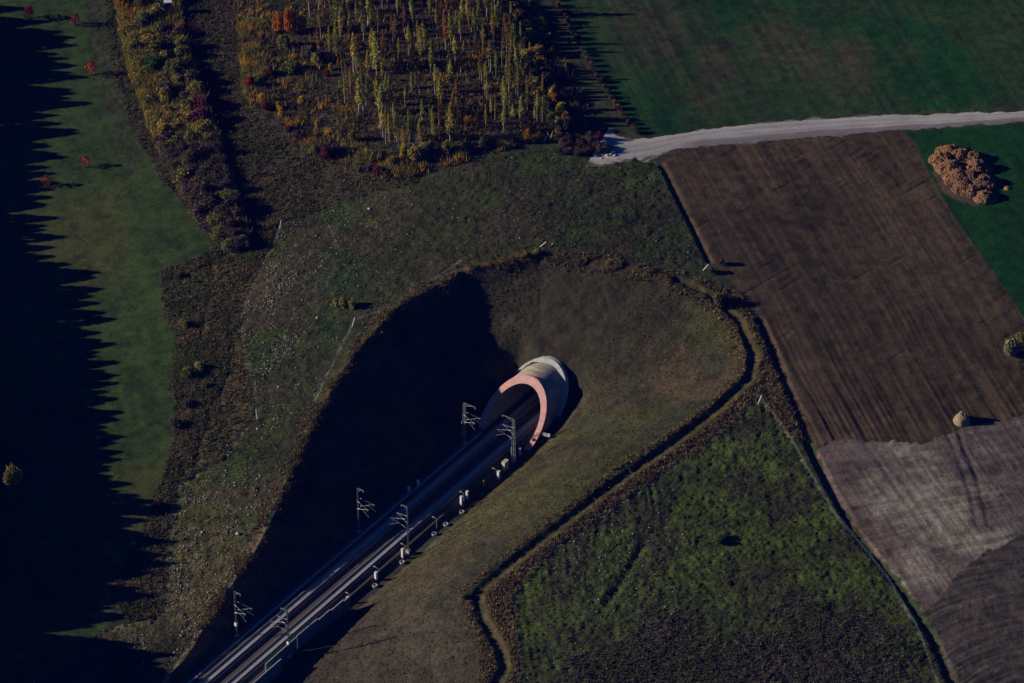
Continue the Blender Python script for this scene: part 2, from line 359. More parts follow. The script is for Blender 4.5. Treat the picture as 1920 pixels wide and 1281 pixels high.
BASE = {'tan': (.092,.070,.040), 'meadow': (.034,.060,.022), 'strip': (.040,.050,.025), 'rough': (.062,.054,.032), 'mound': (.040,.043,.023), 'wood': (.066,.052,.038),
        'hedge': (.052,.048,.030), 'wheat': (.0062,.047,.012), 'lane': (.04,.05,.025), 'green2': (.006,.046,.010), 'plough': (.074,.051,.036),
        'bare': (.124,.098,.088), 'plough2': (.080,.064,.054), 'tri': (.046,.060,.024), 'scrub': (.060,.052,.042), 'brown': (.080,.060,.030),
        'sand': (.20,.15,.09), 'roadbed': (.20,.175,.15), 'heapbase': (.085,.055,.055), 'cut': (.066,.050,.034)}
AMP = {'tan': .16, 'meadow': .03, 'strip': .14, 'rough': .2, 'mound': .19, 'wood': .18, 'hedge': .17, 'wheat': .03, 'lane': .08, 'green2': .03, 'plough': .05,
       'bare': .05, 'plough2': .09, 'tri': .24, 'scrub': .20, 'brown': .2, 'sand': .1, 'roadbed': .01, 'heapbase': .05, 'cut': .13}
def axis(lo, hi, step, far):
    core = np.arange(lo, hi + step / 2, step); out = []; d = step; x = hi
    while x < far: d = min(d * 1.35, 25); x += d; out.append(x)
    out2 = []; d = step; x = lo
    while x > -far: d = min(d * 1.35, 25); x -= d; out2.append(x)
    return np.array(out2[::-1] + list(core) + out)
GX = axis(-124, 126, 0.34, 520); GY = axis(-128, 186, 0.34, 620)
XX, YY = np.meshgrid(GX, GY); shp = XX.shape; X = XX.ravel(); Y = YY.ravel()
HZ = Hm(X, Y); AA, BB = ab(X, Y)
jx = X + (fbm(X, Y, 3.0, 3, 5) - .5) * 2.2; jy = Y + (fbm(X, Y, 3.0, 3, 9) - .5) * 2.2
col = np.tile(np.array([.038, .050, .024]), (len(X), 1)); amp = np.full(len(X), .1)
zone = np.zeros(len(X), int); ZN = list(Z.keys())
inside = in_poly(X, Y, RIM)
for name in ['hedge', 'meadow', 'strip', 'rough', 'tan', 'mound', 'lane', 'wood', 'wheat', 'green2', 'plough', 'bare', 'plough2', 'brown', 'tri', 'roadbed', 'heapbase']:
    sharp = name in ('plough', 'wheat', 'green2', 'plough2')
    q = 0.35 if sharp else (2.6 if name == 'scrub' else 1.2)
    m = in_poly(X + (jx - X) * q, Y + (jy - Y) * q, Z[name])
    col[m] = BASE[name]; amp[m] = AMP[name]; zone[m] = ZN.index(name) + 1
zone[inside] = 99; col[inside] = BASE['cut']; amp[inside] = AMP['cut']
ZI = lambda n: zone == ZN.index(n) + 1
big = fbm(X, Y, 40, 4, 21) - .5; med = fbm(X, Y, 9, 4, 31) - .5; sml = fbm(X, Y, 1.8, 3, 41) - .5
var = 1 + 0.55 * big + 0.45 * med + 1.15 * sml
def lerp(m, c, k):
    k = np.clip(k, 0, 1)[:, None]; col[m] = col[m] * (1 - k[m]) + np.array(c) * k[m]
def px_streak(p, q, sc_ac, sc_al, seed, jit=0.0):
    d = np.array(W(*q)[:2]) - np.array(W(*p)[:2]); d /= np.linalg.norm(d)
    al = X * d[0] + Y * d[1]; ac = X * d[1] - Y * d[0] + jit * (fbm(X, Y, 25, 2, seed + 3) - .5)
    return vnoise(al, ac, 1.0, seed) * 0 + vnoise(al / sc_al, ac / sc_ac, 1.0, seed)
dz = (fbm(X, Y, 1.3, 3, 51) - .5) * 2 * amp * .9 + (fbm(X, Y, 5, 2, 61) - .5) * amp * 1.2 + (RS.rand(len(X)) - .5) * amp * 1.0
# ploughed field: furrows run with its long edge; a few tilled streaks cross it
m = ZI('plough'); f1 = px_streak((1250,320), (1530,830), .55, 30, 71, 1.0); f2 = px_streak((1420,560), (1640,440), .7, 12, 72)
f3 = px_streak((1250,320), (1530,830), 3.0, 40, 74, 2.0)
low = sm(640, 800, 0 * X) if False else np.clip((-(Y - W(1650, 640)[1])) / 22, 0, 1)
f1 = .5 + (f1 - .5) * (.4 + 1.3 * fbm(X, Y, 7, 3, 78)); dz[m] += ((f1 - .5) * .13 * (0.5 + 1.2 * low) - sm(.84, .98, f2) * .13 * (1 - low))[m]
var = var + np.where(m, (f1 - .5) * .5 + (f3 - .5) * .35 - sm(.86, .98, f2) * .3, 0)
lerp(m, (.048, .036, .026), .8 * sm(.45, .8, fbm(X, Y, 30, 3, 77)))
edge = seg_dist(X, Y, DITCH2 + [onP(1390, 545)] + DITCH3[:4]); lerp(m, (.085, .055, .045), .8 * np.exp(-edge / 6))
# bare field
m = ZI('bare'); b1 = px_streak((1560,1000), (1900,940), .8, 22, 81, 3.0); b2 = px_streak((1560,850), (1700,1060), .5, 14, 82)
var = var + np.where(m, (b1 - .5) * .5 + (b2 - .5) * .35, 0); dz[m] += ((b2 - .5) * .10 + (b1 - .5) * .08)[m]
lerp(m, (.25, .215, .17), .9 * sm(.62, .72, fbm(X, Y, 16, 4, 83))); lerp(m, (.125, .080, .066), .7 * np.exp(-seg_dist(X, Y, DITCH3) / 7))
for (uv, r) in (((1690,940),5),((1760,965),4),((1720,1062),4.5),((1850,1020),5),((1680,835),4),((1650,955),2)):
    p = W(*uv); lerp(m, (.27, .23, .19), 1.2 * np.exp(-((X - p[0]) ** 2 + ((Y - p[1]) * .8) ** 2) / r ** 2) * (0.3 + 1.4 * fbm(X, Y, 3, 3, 84)))
for pl_ in (((1775,815),(1800,870),(1822,940),(1830,985)), ((1795,812),(1822,870),(1845,950),(1852,985)), ((1800,815),(1808,850),(1835,900))):
    td = seg_dist(X, Y, [onP(*q_) for q_ in pl_]); k_ = np.exp(-(td / .45) ** 2); lerp(k_ > .05, (.060, .048, .048), .7 * k_); dz -= .10 * k_
# tilled corner with curved furrows
m = ZI('plough2'); cc = W(2080, 1480); rr = np.hypot(X - cc[0], (Y - cc[1])) + 1.2 * fbm(X, Y, 18, 2, 90); c1 = vnoise(rr * 2.2, np.arctan2(Y - cc[1], X - cc[0]) * 5, 1, 91)
dz[m] += ((c1 - .5) * .24)[m]; var = var + np.where(m, (c1 - .5) * .7, 0)
# winter wheat
m = ZI('wheat'); s1 = px_streak((1180,30), (1260,180), .9, 30, 92); blob = fbm(X, Y, 32, 4, 93)
k = sm(.50, .66, blob) * sm(1150, 1250, 1200 + 0 * X)
for (uv, r) in (((1230,60),11),((1460,90),9),((1340,120),7),((1510,105),7),((1590,130),8),((1180,20),9),((1330,180),6)):
    p = W(*uv); k = np.maximum(k, 1.25 * np.exp(-((X - p[0]) ** 2 + ((Y - p[1]) * .55) ** 2) / r ** 2))
lerp(m, (.052, .050, .036), .8 * k * (0.4 + 1.1 * fbm(X, Y, 2.5, 3, 94)) * (0.55 + .9 * s1)); var = var + np.where(m | ZI('green2'), (s1 - .5) * .35, 0)
dv = np.array(W(1260, 180)[:2]) - np.array(W(1180, 30)[:2]); dv /= np.linalg.norm(dv); acr = X * dv[1] - Y * dv[0] + 1.2 * fbm(X, Y, 40, 2, 97)
for off in (0, 1.9):
    k_ = np.exp(-((((acr + off) % 14.0) - 7) / .32) ** 2) * m; lerp(m, (.050, .046, .034), .45 * k_)
var = var + np.where(m | ZI('green2') | ZI('meadow'), (RS.rand(len(X)) - .5) * .45, 0)
# meadow: mown stripes, browner patches
m = ZI('meadow'); var = var + np.where(m, (px_streak((150,400), (330,900), 1.2, 25, 95) - .5) * .25, 0); lerp(m, (.050, .060, .026), 1.0 * sm(.45, .7, fbm(X, Y, 22, 3, 96)))
# mound
m = ZI('mound'); n1 = fbm(X, Y, 14, 4, 101); lerp(m, (.060, .048, .036), sm(.50, .66, n1)); lerp(m, (.040, .062, .016), sm(.56, .70, fbm(X, Y, 11, 4, 103)))
for (uv, r, c) in (((370,1000),9,(.10,.082,.042)),((350,1110),8,(.095,.078,.045)),((400,1040),7,(.09,.078,.04)),((510,470),4,(.07,.075,.02)),((470,520),3,(.08,.08,.02)),((560,560),7,(.062,.048,.034)),((490,530),5,(.075,.055,.032)),((620,610),5,(.03,.058,.018)),((640,520),6,(.028,.055,.025)),((720,390),6,(.066,.052,.036)),((330,1130),5,(.09,.07,.04))):
    p = W(*uv); lerp(m, c, .9 * np.exp(-((X - p[0]) ** 2 + ((Y - p[1]) * .7) ** 2) / r ** 2) * (.5 + fbm(X, Y, 2.5, 3, 105)))
rowm = px_streak((320,1000), (420,990), .9, 9, 107); pm = W(370, 1030); kk = np.exp(-((X - pm[0]) ** 2 + ((Y - pm[1]) * .6) ** 2) / 200)
dz += np.where(m, (rowm - .5) * .28 * kk, 0); var = var + np.where(m, (rowm - .5) * .6 * kk, 0)
m = ZI('rough') | ZI('mound') | ZI('meadow'); p = W(238, 1135); lerp(m, (.22, .165, .10), 1.6 * np.exp(-((X - p[0]) ** 2 + ((Y - p[1]) * .55) ** 2) / 14) * (.2 + 1.1 * fbm(X, Y, 2, 3, 108)))
# rough margin, triangle, brown strip
m = ZI('rough'); lerp(m, (.085, .058, .032), sm(.42, .62, fbm(X, Y, 8, 4, 111))); lerp(m, (.035, .042, .022), sm(.5, .65, fbm(X, Y, 10, 4, 112)))
for pl_ in (((392,470),(400,520),(385,580),(375,640)), ((520,425),(470,455),(420,480),(392,500)), ((430,700),(395,770),(372,840),(365,900))):
    td = seg_dist(X, Y, [onP(*q_) for q_ in pl_]) + (fbm(X, Y, 3, 2, 109) - .5) * 1.5; dz -= .3 * np.exp(-(td / .5) ** 2)
m = ZI('tri'); lerp(m, (.062, .082, .020), sm(.42, .68, fbm(X, Y, 13, 4, 113))); lerp(m, (.040, .040, .024), sm(.52, .66, fbm(X, Y, 9, 4, 114)))
t1 = px_streak((1060,1100), (1180,1095), .8, 6, 115); t2 = px_streak((985,1130), (1000,1270), .7, 20, 116, 4); nearw = np.exp(-seg_dist(X, Y, FENC) / 7)
dz[m] += ((t1 - .5) * .18 * (1 - nearw) + (t2 - .5) * .3 * nearw)[m]; var = var + np.where(m, (t1 - .5) * .4 + (t2 - .5) * .6 * nearw, 0)
sc_in = in_poly(X, Y, Z['scrub']); sdd = seg_dist(X, Y, Z['scrub'][:14]) * np.where(sc_in, 1, -1) + (fbm(X, Y, 7, 4, 124) - .5) * 16; ksc = sm(-3, 5, sdd) * ZI('tri')
lerp(ksc > .01, BASE['scrub'], ksc); var = 1 + (var - 1) * 1.0
gd = seg_dist(X, Y, [onP(1215, 1010), onP(1130, 1145)]); dz -= .35 * np.exp(-(gd / .9) ** 2)
m = ZI('brown'); lerp(m, (.105, .070, .038), sm(.45, .6, fbm(X, Y, 5, 3, 117)))
m = ZI('wood'); lerp(m, (.048, .052, .028), sm(.48, .62, fbm(X, Y, 9, 4, 118))); lerp(m, (.075, .042, .032), sm(.55, .68, fbm(X, Y, 6, 4, 119)))
rw = px_streak((600,200), (900,196), .8, 10, 120); dz += np.where(m, (rw - .5) * .35, 0)
# cutting slopes
m = inside; lerp(m, (.036, .036, .025), sm(.45, .62, fbm(X, Y, 8, 4, 121))); toe = np.exp(-np.clip(dfloor(AA, BB), 0, 99) / 3.0) * (BB > 0)
lerp(m, (.078, .070, .022), 1.1 * toe * (.4 + fbm(X, Y, 3, 3, 122))); up = sm(.55, .7, fbm(X, Y, 25, 3, 123)); lerp(m, (.058, .056, .026), up)
bk = sm(0, 25, AA - A0) * (BB < 22); lerp(m, (.046, .040, .026), .8 * bk)
pr_ = W(690, 1230); lerp(m, (.068, .056, .050), 1.1 * np.exp(-((X - pr_[0]) ** 2 + (Y - pr_[1]) ** 2) / 500))
floor = (dfloor(AA, BB) <= 0.3) & inside; col[floor] = (.062, .054, .050); dz[floor] *= .25
# rims: tall dry grass bands; trodden lines by the fences; ditches
rd = seg_dist(X, Y, RIM[2:16]); kr = np.exp(-(rd / 1.6) ** 2) * (.35 + 1.1 * fbm(X, Y, 4, 3, 131)); lerp(kr > .02, (.105, .068, .036), kr); dz += .35 * kr * (fbm(X, Y, 1.2, 2, 132) - .2)
for FL in (FENA, FENC, FEND, FENB):
    fd = seg_dist(X, Y, FL); k = np.exp(-(fd / .35) ** 2); dz -= .08 * np.exp(-(fd / .5) ** 2); lerp(k > .05, (.17, .165, .13), .85 * k)
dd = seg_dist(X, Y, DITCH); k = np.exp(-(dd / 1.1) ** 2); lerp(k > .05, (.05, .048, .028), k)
dz = dz * (1 - .6 * np.exp(-(seg_dist(X, Y, DITCH3) / .8) ** 2)); dz[ZI('roadbed')] = -.05
var = np.clip(var, .35, 1.9)
col = np.clip(col * var[:, None], .004, .8)
tint = (fbm(X, Y, 2.2, 2, 141) - .5)[:, None] * np.array([.16, 0, -.12]); col = col * (1 + tint); col[:, 2] *= np.where(ZI('bare') | ZI('plough2') | ZI('roadbed'), .92, np.where(ZI('meadow') | ZI('wheat') | ZI('green2'), .55, .70))
far_ = (np.abs(X) > 135) | (Y < -138) | (Y > 196); dz[far_] = 0
HZ = HZ + dz
V = np.stack([X, Y, HZ], 1)
ny, nx = shp; idx = np.arange(ny * nx).reshape(ny, nx)
F = np.stack([idx[:-1, :-1], idx[:-1, 1:], idx[1:, 1:], idx[1:, :-1]], -1).reshape(-1, 4)
cx = X[F].mean(1); cy = Y[F].mean(1); cz = HZ[F].mean(1); ca, cb = ab(cx, cy)
hole = (np.hypot(cb - BO, cz - ZC) < 6.72) & (ca > A0 + SHEAR * np.clip(cz, 0, 12) - 0.3) & (ca < A0 + 34)
hole |= (np.abs(cb - BO) < 6.1) & (cz < 3) & (ca > A0 - .2) & (ca < A0 + 34)
F = F[~hole]
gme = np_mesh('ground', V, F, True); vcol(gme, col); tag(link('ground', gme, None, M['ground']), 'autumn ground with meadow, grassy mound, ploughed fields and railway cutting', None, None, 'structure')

# heights of the finished ground by bilinear lookup
HG = HZ.reshape(shp)
def gzz(x, y):
    i = int(np.clip(np.searchsorted(GX, x) - 1, 0, nx - 2)); j = int(np.clip(np.searchsorted(GY, y) - 1, 0, ny - 2))
    fx = (x - GX[i]) / (GX[i + 1] - GX[i]); fy = (y - GY[j]) / (GY[j + 1] - GY[j])
    return float((HG[j, i] * (1 - fx) + HG[j, i + 1] * fx) * (1 - fy) + (HG[j + 1, i] * (1 - fx) + HG[j + 1, i + 1] * fx) * fy)
def ggrid(x, y):
    i = np.clip(np.searchsorted(GX, x) - 1, 0, nx - 2); j = np.clip(np.searchsorted(GY, y) - 1, 0, ny - 2)
    fx = (x - GX[i]) / (GX[i + 1] - GX[i]); fy = (y - GY[j]) / (GY[j + 1] - GY[j])
    return (HG[j, i] * (1 - fx) + HG[j, i + 1] * fx) * (1 - fy) + (HG[j + 1, i] * (1 - fx) + HG[j + 1, i + 1] * fx) * fy
def WG(u, v):
    p = W(u, v); return Vector((p.x, p.y, gzz(p.x, p.y)))

# ------------------------------------------------------------------ dirt road
up_ = [(1143,238),(1158,256),(1184,264),(1212,259),(1300,246),(1400,233),(1500,225),(1600,219),(1700,216),(1800,212),(1920,208),(2050,203)]
lo_ = [(1098,313),(1150,306),(1212,303),(1262,282),(1340,272),(1420,266),(1520,257),(1620,250),(1720,242),(1920,229),(2050,222)]
def resamp(pts, n):
    P_ = np.array(pts, float); s = np.r_[0, np.cumsum(np.hypot(*np.diff(P_, axis=0).T))]; t = np.linspace(0, s[-1], n)
    return np.stack([np.interp(t, s, P_[:, 0]), np.interp(t, s, P_[:, 1])], 1)
Uw = resamp([W(*p)[:2] for p in up_], 420); Lw = resamp([W(*p)[:2] for p in lo_], 420)
NR = 22; t = np.linspace(0, 1, NR)[None, :, None]
G = Uw[:, None, :] * (1 - t) + Lw[:, None, :] * t
gx = G[..., 0].ravel(); gy = G[..., 1].ravel()
tt = np.tile(np.linspace(0, 1, NR), 420); ss = np.repeat(np.linspace(0, 1, 420), NR)
ej = (fbm(gx, gy, 2.5, 3, 151) - .5) * 1.6; g2x = gx; g2y = gy + ej * (np.abs(tt - .5) * 2) ** 3
rz = Hm(g2x, g2y) + .05 + .06 * (1 - (np.abs(tt - .5) * 2) ** 2) - .12 * ((np.abs(tt - .5) * 2) ** 10)
rc = np.tile(np.array([.44, .41, .385]), (len(gx), 1))
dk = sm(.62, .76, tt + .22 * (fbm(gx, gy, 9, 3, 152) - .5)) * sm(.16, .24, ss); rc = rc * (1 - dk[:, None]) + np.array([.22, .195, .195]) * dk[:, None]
tr_ = (np.exp(-((tt - .28) / .05) ** 2) + np.exp(-((tt - .55) / .05) ** 2)) * .22 + .22 * (vnoise(ss * 14, tt * 26, 1, 156) - .4); rc *= (1 - tr_)[:, None]
gk = sm(.55, .7, fbm(gx * .35, gy, 1.6, 3, 154)) * sm(.72, .95, tt) * (ss < .22); rc = rc * (1 - gk[:, None]) + np.array([.09, .085, .05]) * gk[:, None]
rc *= (1 + .35 * (fbm(gx * .4, gy, 2.2, 4, 155) - .5))[:, None]
ri = np.arange(420 * NR).reshape(420, NR); RF = np.stack([ri[:-1, :-1], ri[:-1, 1:], ri[1:, 1:], ri[1:, :-1]], -1).reshape(-1, 4)[:, ::-1]
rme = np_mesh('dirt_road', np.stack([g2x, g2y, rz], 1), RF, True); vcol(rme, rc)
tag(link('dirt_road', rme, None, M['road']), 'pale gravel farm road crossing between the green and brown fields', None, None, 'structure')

# ------------------------------------------------------------------ railway: bed, slab tracks
AMIN = -60.0; AEND = A0 + 33
def strip(mb, b0, b1, z, a0=AMIN, a1=AEND, thick=None):
    n = 1
    p = [tw(a0, b0, z), tw(a1, b0, z), tw(a1, b1, z), tw(a0, b1, z)]
    if thick is None: mb.add(p, [(3, 2, 1, 0)] if False else [(0, 3, 2, 1)])
    else:
        q = [v - Vector((0, 0, thick)) for v in p]; mb.add(p + q, [(0, 3, 2, 1), (4, 5, 6, 7), (0, 1, 5, 4), (1, 2, 6, 5), (2, 3, 7, 6), (3, 0, 4, 7)])
    return mb
o = link('trackbed', strip(MB(), -6.3, 5.2, FLOOR + .10, thick=1.6).build('trackbed'), None, M['gravel']); tag(o, 'dark gravel bed under the two railway tracks', None, None, 'structure')
def make_track(bc, label):
    t = thing('railway_track', label, 'railway track', tw(AMIN, bc, 0), TROT, 'railway tracks in the cutting')
    L = AEND - AMIN
    lm = MB(); lm.box((L / 2, 0, -.40), (L, 3.2, .30)); part('base_layer', lm.build('base_layer'), t, M['gravel'])
    sm_ = MB(); sm_.box((L / 2, 0, -.16), (L, 2.5, .18)); part('slab', sm_.build('slab'), t, M['slab'])
    ed = MB(); ed.box((L / 2, .98, -.055), (L, .46, .05)); ed.box((L / 2, -.98, -.055), (L, .46, .05)); part('ballast_cover', ed.build('ballast_cover'), t, M['gravel'])
    for s in (-1, 1):
        r = MB(); b = .75 * s
        r.box((L / 2, b, -.02), (L, .15, .03)); r.box((L / 2, b, .055), (L, .03, .12)); r.box((L / 2, b, .13), (L, .075, .05)); ro = part('rail', r.build('rail'), t, M['steel'])
        f = MB()
        k = 0.3
        while k < L: f.box((k, b - .17, .0), (.22, .14, .10)); f.box((k, b + .17, .0), (.22, .14, .10)); k += .65
        part('rail_fastening', f.build('rail_fastening'), ro, M['collar'])['kind'] = 'stuff'
    return t
make_track(-2.35, 'left slab track, beside the shaded slope, running out of the tunnel')
make_track(2.35, 'right slab track, nearest the noise barrier, running out of the tunnel')
def trough(b, label, wdt=.5, a1=A0 - 2):
    L = a1 - AMIN; t = thing('cable_trough', label, 'cable trough', tw(AMIN, b, FLOOR), TROT, 'cable troughs along the tracks')
    m1 = MB(); m1.box((L / 2, -wdt / 2 + .05, .12), (L, .1, .24)); m1.box((L / 2, wdt / 2 - .05, .12), (L, .1, .24)); part('trough_wall', m1.build('trough_wall'), t, M['concrete'])
    m2 = MB(); k = 0
    while k < L - 1: m2.box((k + .49, 0, .25), (.95, wdt - .02, .05)); k += 1.0
    part('cover_slab', m2.build('cover_slab'), t, M['slab'])['kind'] = 'stuff'
trough(-5.0, 'long concrete cable trough on the left side of the two tracks'); 

# ------------------------------------------------------------------ tunnel portal
def arc(R, zc, n=60, zmin=-1.7):
    a0 = math.asin(max(-1, (zmin - zc) / R)); out = []
    for i in range(n + 1):
        t = a0 + (math.pi - 2 * a0) * i / n; out.append((R * math.cos(t), zc + R * math.sin(t)))
    return out     # from right leg over crown to left leg  (b, z)
def arch_solid(outer, inner, af0, af1):
    """closed ring between two profiles; af(z) gives the along position of front / back"""
    n = len(outer); v = []; f = []
    for (b, z) in outer: v.append(tw(af0(z), b + BO, z))
    for (b, z) in inner: v.append(tw(af0(z), b + BO, z))
    for (b, z) in outer: v.append(tw(af1(z), b + BO, z))
    for (b, z) in inner: v.append(tw(af1(z), b + BO, z))
    for i in range(n - 1):
        f += [(i, i + 1, n + i + 1, n + i), (2 * n + i, 3 * n + i, 3 * n + i + 1, 2 * n + i + 1), (i, 2 * n + i, 2 * n + i + 1, i + 1), (n + i, n + i + 1, 3 * n + i + 1, 3 * n + i)]
    f += [(0, n, 3 * n, 2 * n), (n - 1, 3 * n - 1, 4 * n - 1, 2 * n - 1)]
    return v, f
tun = thing('tunnel_portal', 'slanted horseshoe tunnel mouth with pink stone rim and concrete barrel', 'tunnel', tw(A0, 0, 0), TROT)
inv = (Matrix.Translation(tw(A0, 0, 0)) @ Matrix.Rotation(TROT, 4, 'Z')).inverted()
def tpart(name, v, f, mat, smooth=True, parent=tun):
    me = bpy.data.meshes.new(name); me.from_pydata([inv @ p for p in v], [], f); me.update()
    if smooth:
        me.polygons.foreach_set('use_smooth', [len(p.vertices) == 4 for p in me.polygons]); me.set_sharp_from_angle(angle=math.radians(40))
    return part(name, me, parent, mat)
oi = arc(RO, ZC); ii = arc(6.19, 2.25)
fr = lambda z: A0 + SHEAR * max(z, -1)
v, f = arch_solid(oi, ii, fr, lambda z: fr(z) + .45); tpart('facing_ring', v, f, M['pink'])
v, f = arch_solid(arc(RB, ZC), arc(6.25, 2.25), lambda z: fr(z) + .46, lambda z: A0 + 32.0); tpart('barrel', v, f, M['barrel'])
v, f = arch_solid(arc(6.245, 2.25), arc(6.14, 2.25), lambda z: fr(z) + .52, lambda z: A0 + 31.9); tpart('inner_lining', v, f, M['dark'])
cr = lambda z: A0 + 7.0 + SHEAR * z
v, f = arch_solid(arc(7.85, ZC), arc(RB + .003, ZC), cr, lambda z: cr(z) + 1.0); tpart('collar', v, f, M['collar'])
em = MB(); em.add([inv @ tw(A0 + 32.2, -8, -1), inv @ tw(A0 + 32.2, 8, -1), inv @ tw(A0 + 32.2, 8, 12), inv @ tw(A0 + 32.2, -8, 12)], [(0, 1, 2, 3)]); part('tunnel_dark_sheet', em.build('tunnel_dark_sheet'), tun, M['black'])  # added black sheet, stands in for the darkness deeper in the tunnel
em = MB(); em.box((16, 0, FLOOR - .02), (33, 12.6, .16)); part('floor_slab', em.build('floor_slab'), tun, M['gravel'])

# ------------------------------------------------------------------ catenary masts
def cantilever(parent, out, dx, hs):
    """one hinged cantilever at along-offset dx reaching out (sign = towards the track)"""
    m = MB(); s = 1 if out > 0 else -1
    m.tube((dx * .5, .25 * s, 8.7 * hs), (dx, out, 7.9 * hs), .03); m.tube((dx * .5, .25 * s, 6.6 * hs), (dx, out * .96, 8.1 * hs), .045)
    m.tube((dx * .7, out * .45, 7.3 * hs), (dx * 1.15, out * 1.05, 6.3 * hs), .028); m.tube((dx, out * .95, 7.95 * hs), (dx, out * .80, 7.1 * hs), .02)
    c = part('cantilever', m.build('cantilever'), parent, M['galv'])
    for (p, q) in (((dx * .5, .25 * s, 8.7 * hs), (dx * .55, out * .25, 8.55 * hs)), ((dx * .5, .25 * s, 6.6 * hs), (dx * .6, out * .28, 7.05 * hs))):
        part('insulator', MB().tube(p, q, .07, n=8).build('insulator'), c, M['ceramic'])
def mast(a, b, H, label, lattice=False, plate=False, grp='overhead line masts beside the tracks'):
    t = thing('catenary_mast', label, 'overhead line mast', tw(a, b, FLOOR), TROT, grp)
    s = -1 if b > 0 else 1          # local +y = left of along, so mast at the right leans its arms to +y
    out = (1 if b > 0 else -1) * 3.6
    fm = MB(); fm.box((0, 0, -.35), (.8, .8, 1.5)); part('foundation', fm.build('foundation'), t, M['concrete'])
    pm_ = MB()
    if lattice:
        w0, w1 = .32, .18
        for (i, j) in ((1, 1), (1, -1), (-1, 1), (-1, -1)): pm_.tube((i * w0, j * w0, .5), (i * w1, j * w1, H), .038, .034, 4)
        nb = 13
        for q in range(nb):
            z0 = .6 + (H - .8) * q / nb; z1 = .6 + (H - .8) * (q + 1) / nb; r0 = w0 + (w1 - w0) * z0 / H; r1 = w0 + (w1 - w0) * z1 / H
            for (c0, c1) in (((1, 1), (1, -1)), ((1, -1), (-1, -1)), ((-1, -1), (-1, 1)), ((-1, 1), (1, 1))):
                if q % 2: c0, c1 = c1, c0
                pm_.tube((c0[0] * r0, c0[1] * r0, z0), (c1[0] * r1, c1[1] * r1, z1), .020, n=4)
        part('lattice_column', pm_.build('lattice_column'), t, M['galv'])
        wg = MB(); wg.tube((-.75, 0, 2.2), (-.75, 0, 4.0), .16, n=10); wg.tube((-.75, 0, 4.0), (-.75, 0, 6.2), .02, n=4); wg.tube((-.75, -.06, 6.2), (-.75, .06, 6.2), .34, n=14)
        wg.box((-.4, 0, 6.2), (.7, .12, .12)); part('tensioning_weights', wg.build('tensioning_weights'), t, M['galv'])
    else:
        for j in (-.14, .14): pm_.box((0, j * .8, H / 2 + .2), (.2, .03, H - .4))
        pm_.box((0, 0, H / 2 + .2), (.03, .25, H - .4)); part('column', pm_.build('column'), t, M['greensteel'])
    am = MB(); sg = 1 if out > 0 else -1; al = 2.9 if lattice else 1.5
    am.box((0, sg * al / 2, H + .0), (.09, al, .09)); am.tube((0, .1 * sg, H - .8), (0, sg * al * .7, H - .06), .035); part('feeder_arm', am.build('feeder_arm'), t, M['galv'])
    im = MB(); im.tube((0, sg * al, H - .05), (0, sg * al, H - .45), .06, n=8); part('feeder_insulator', im.build('feeder_insulator'), t, M['ceramic'])
    hs = H / 11.6
    cantilever(t, out, -1.1, hs); cantilever(t, out, 1.1, hs)
    if plate:
        part('number_plate', MB().box((-.17, 0, 3.2), (.03, .7, .9)).build('number_plate'), t, M['white']); part('number_plate', MB().box((0, -.19, 3.2), (.6, .03, .9)).build('number_plate'), t, M['white'])
    return t
def a_of(u, v, z=FLOOR): p = at_z(u, v, z); return [float(q) for q in ab(p[0], p[1])]
aR, bR = a_of(770.5, 1036); aL, bL = a_of(682, 1002)
print('mast mid', aR, bR, aL, bL)
mast(aL, -6.2, 11.6, 'slim overhead line mast on the shaded left side, halfway to the tunnel'); mast(aR, 6.2, 11.6, 'slim overhead line mast right of the tracks, halfway to the tunnel')
a1_, b1_ = a_of(461, 1201); a2_, b2_ = a_of(553, 1234); print('mast low', a1_, b1_, a2_, b2_)
mast(a1_, -6.2, 11.6, 'slim mast with white number plate on the left side at the bottom of the photo', plate=True)
mast(a2_, 6.2, 11.6, 'slim mast with white number plate right of the tracks by the barrier', plate=True)
a3_, b3_ = a_of(963, 863); a4_, b4_ = a_of(871, 832); print('mast portal', a3_, b3_, a4_, b4_, 'A0', A0)
mast(a4_, b4_, 10.9, 'lattice mast standing left of the tunnel mouth against the dark slope', lattice=True); mast(a3_, b3_, 10.9, 'lattice mast standing in front of the right leg of the tunnel mouth', lattice=True)

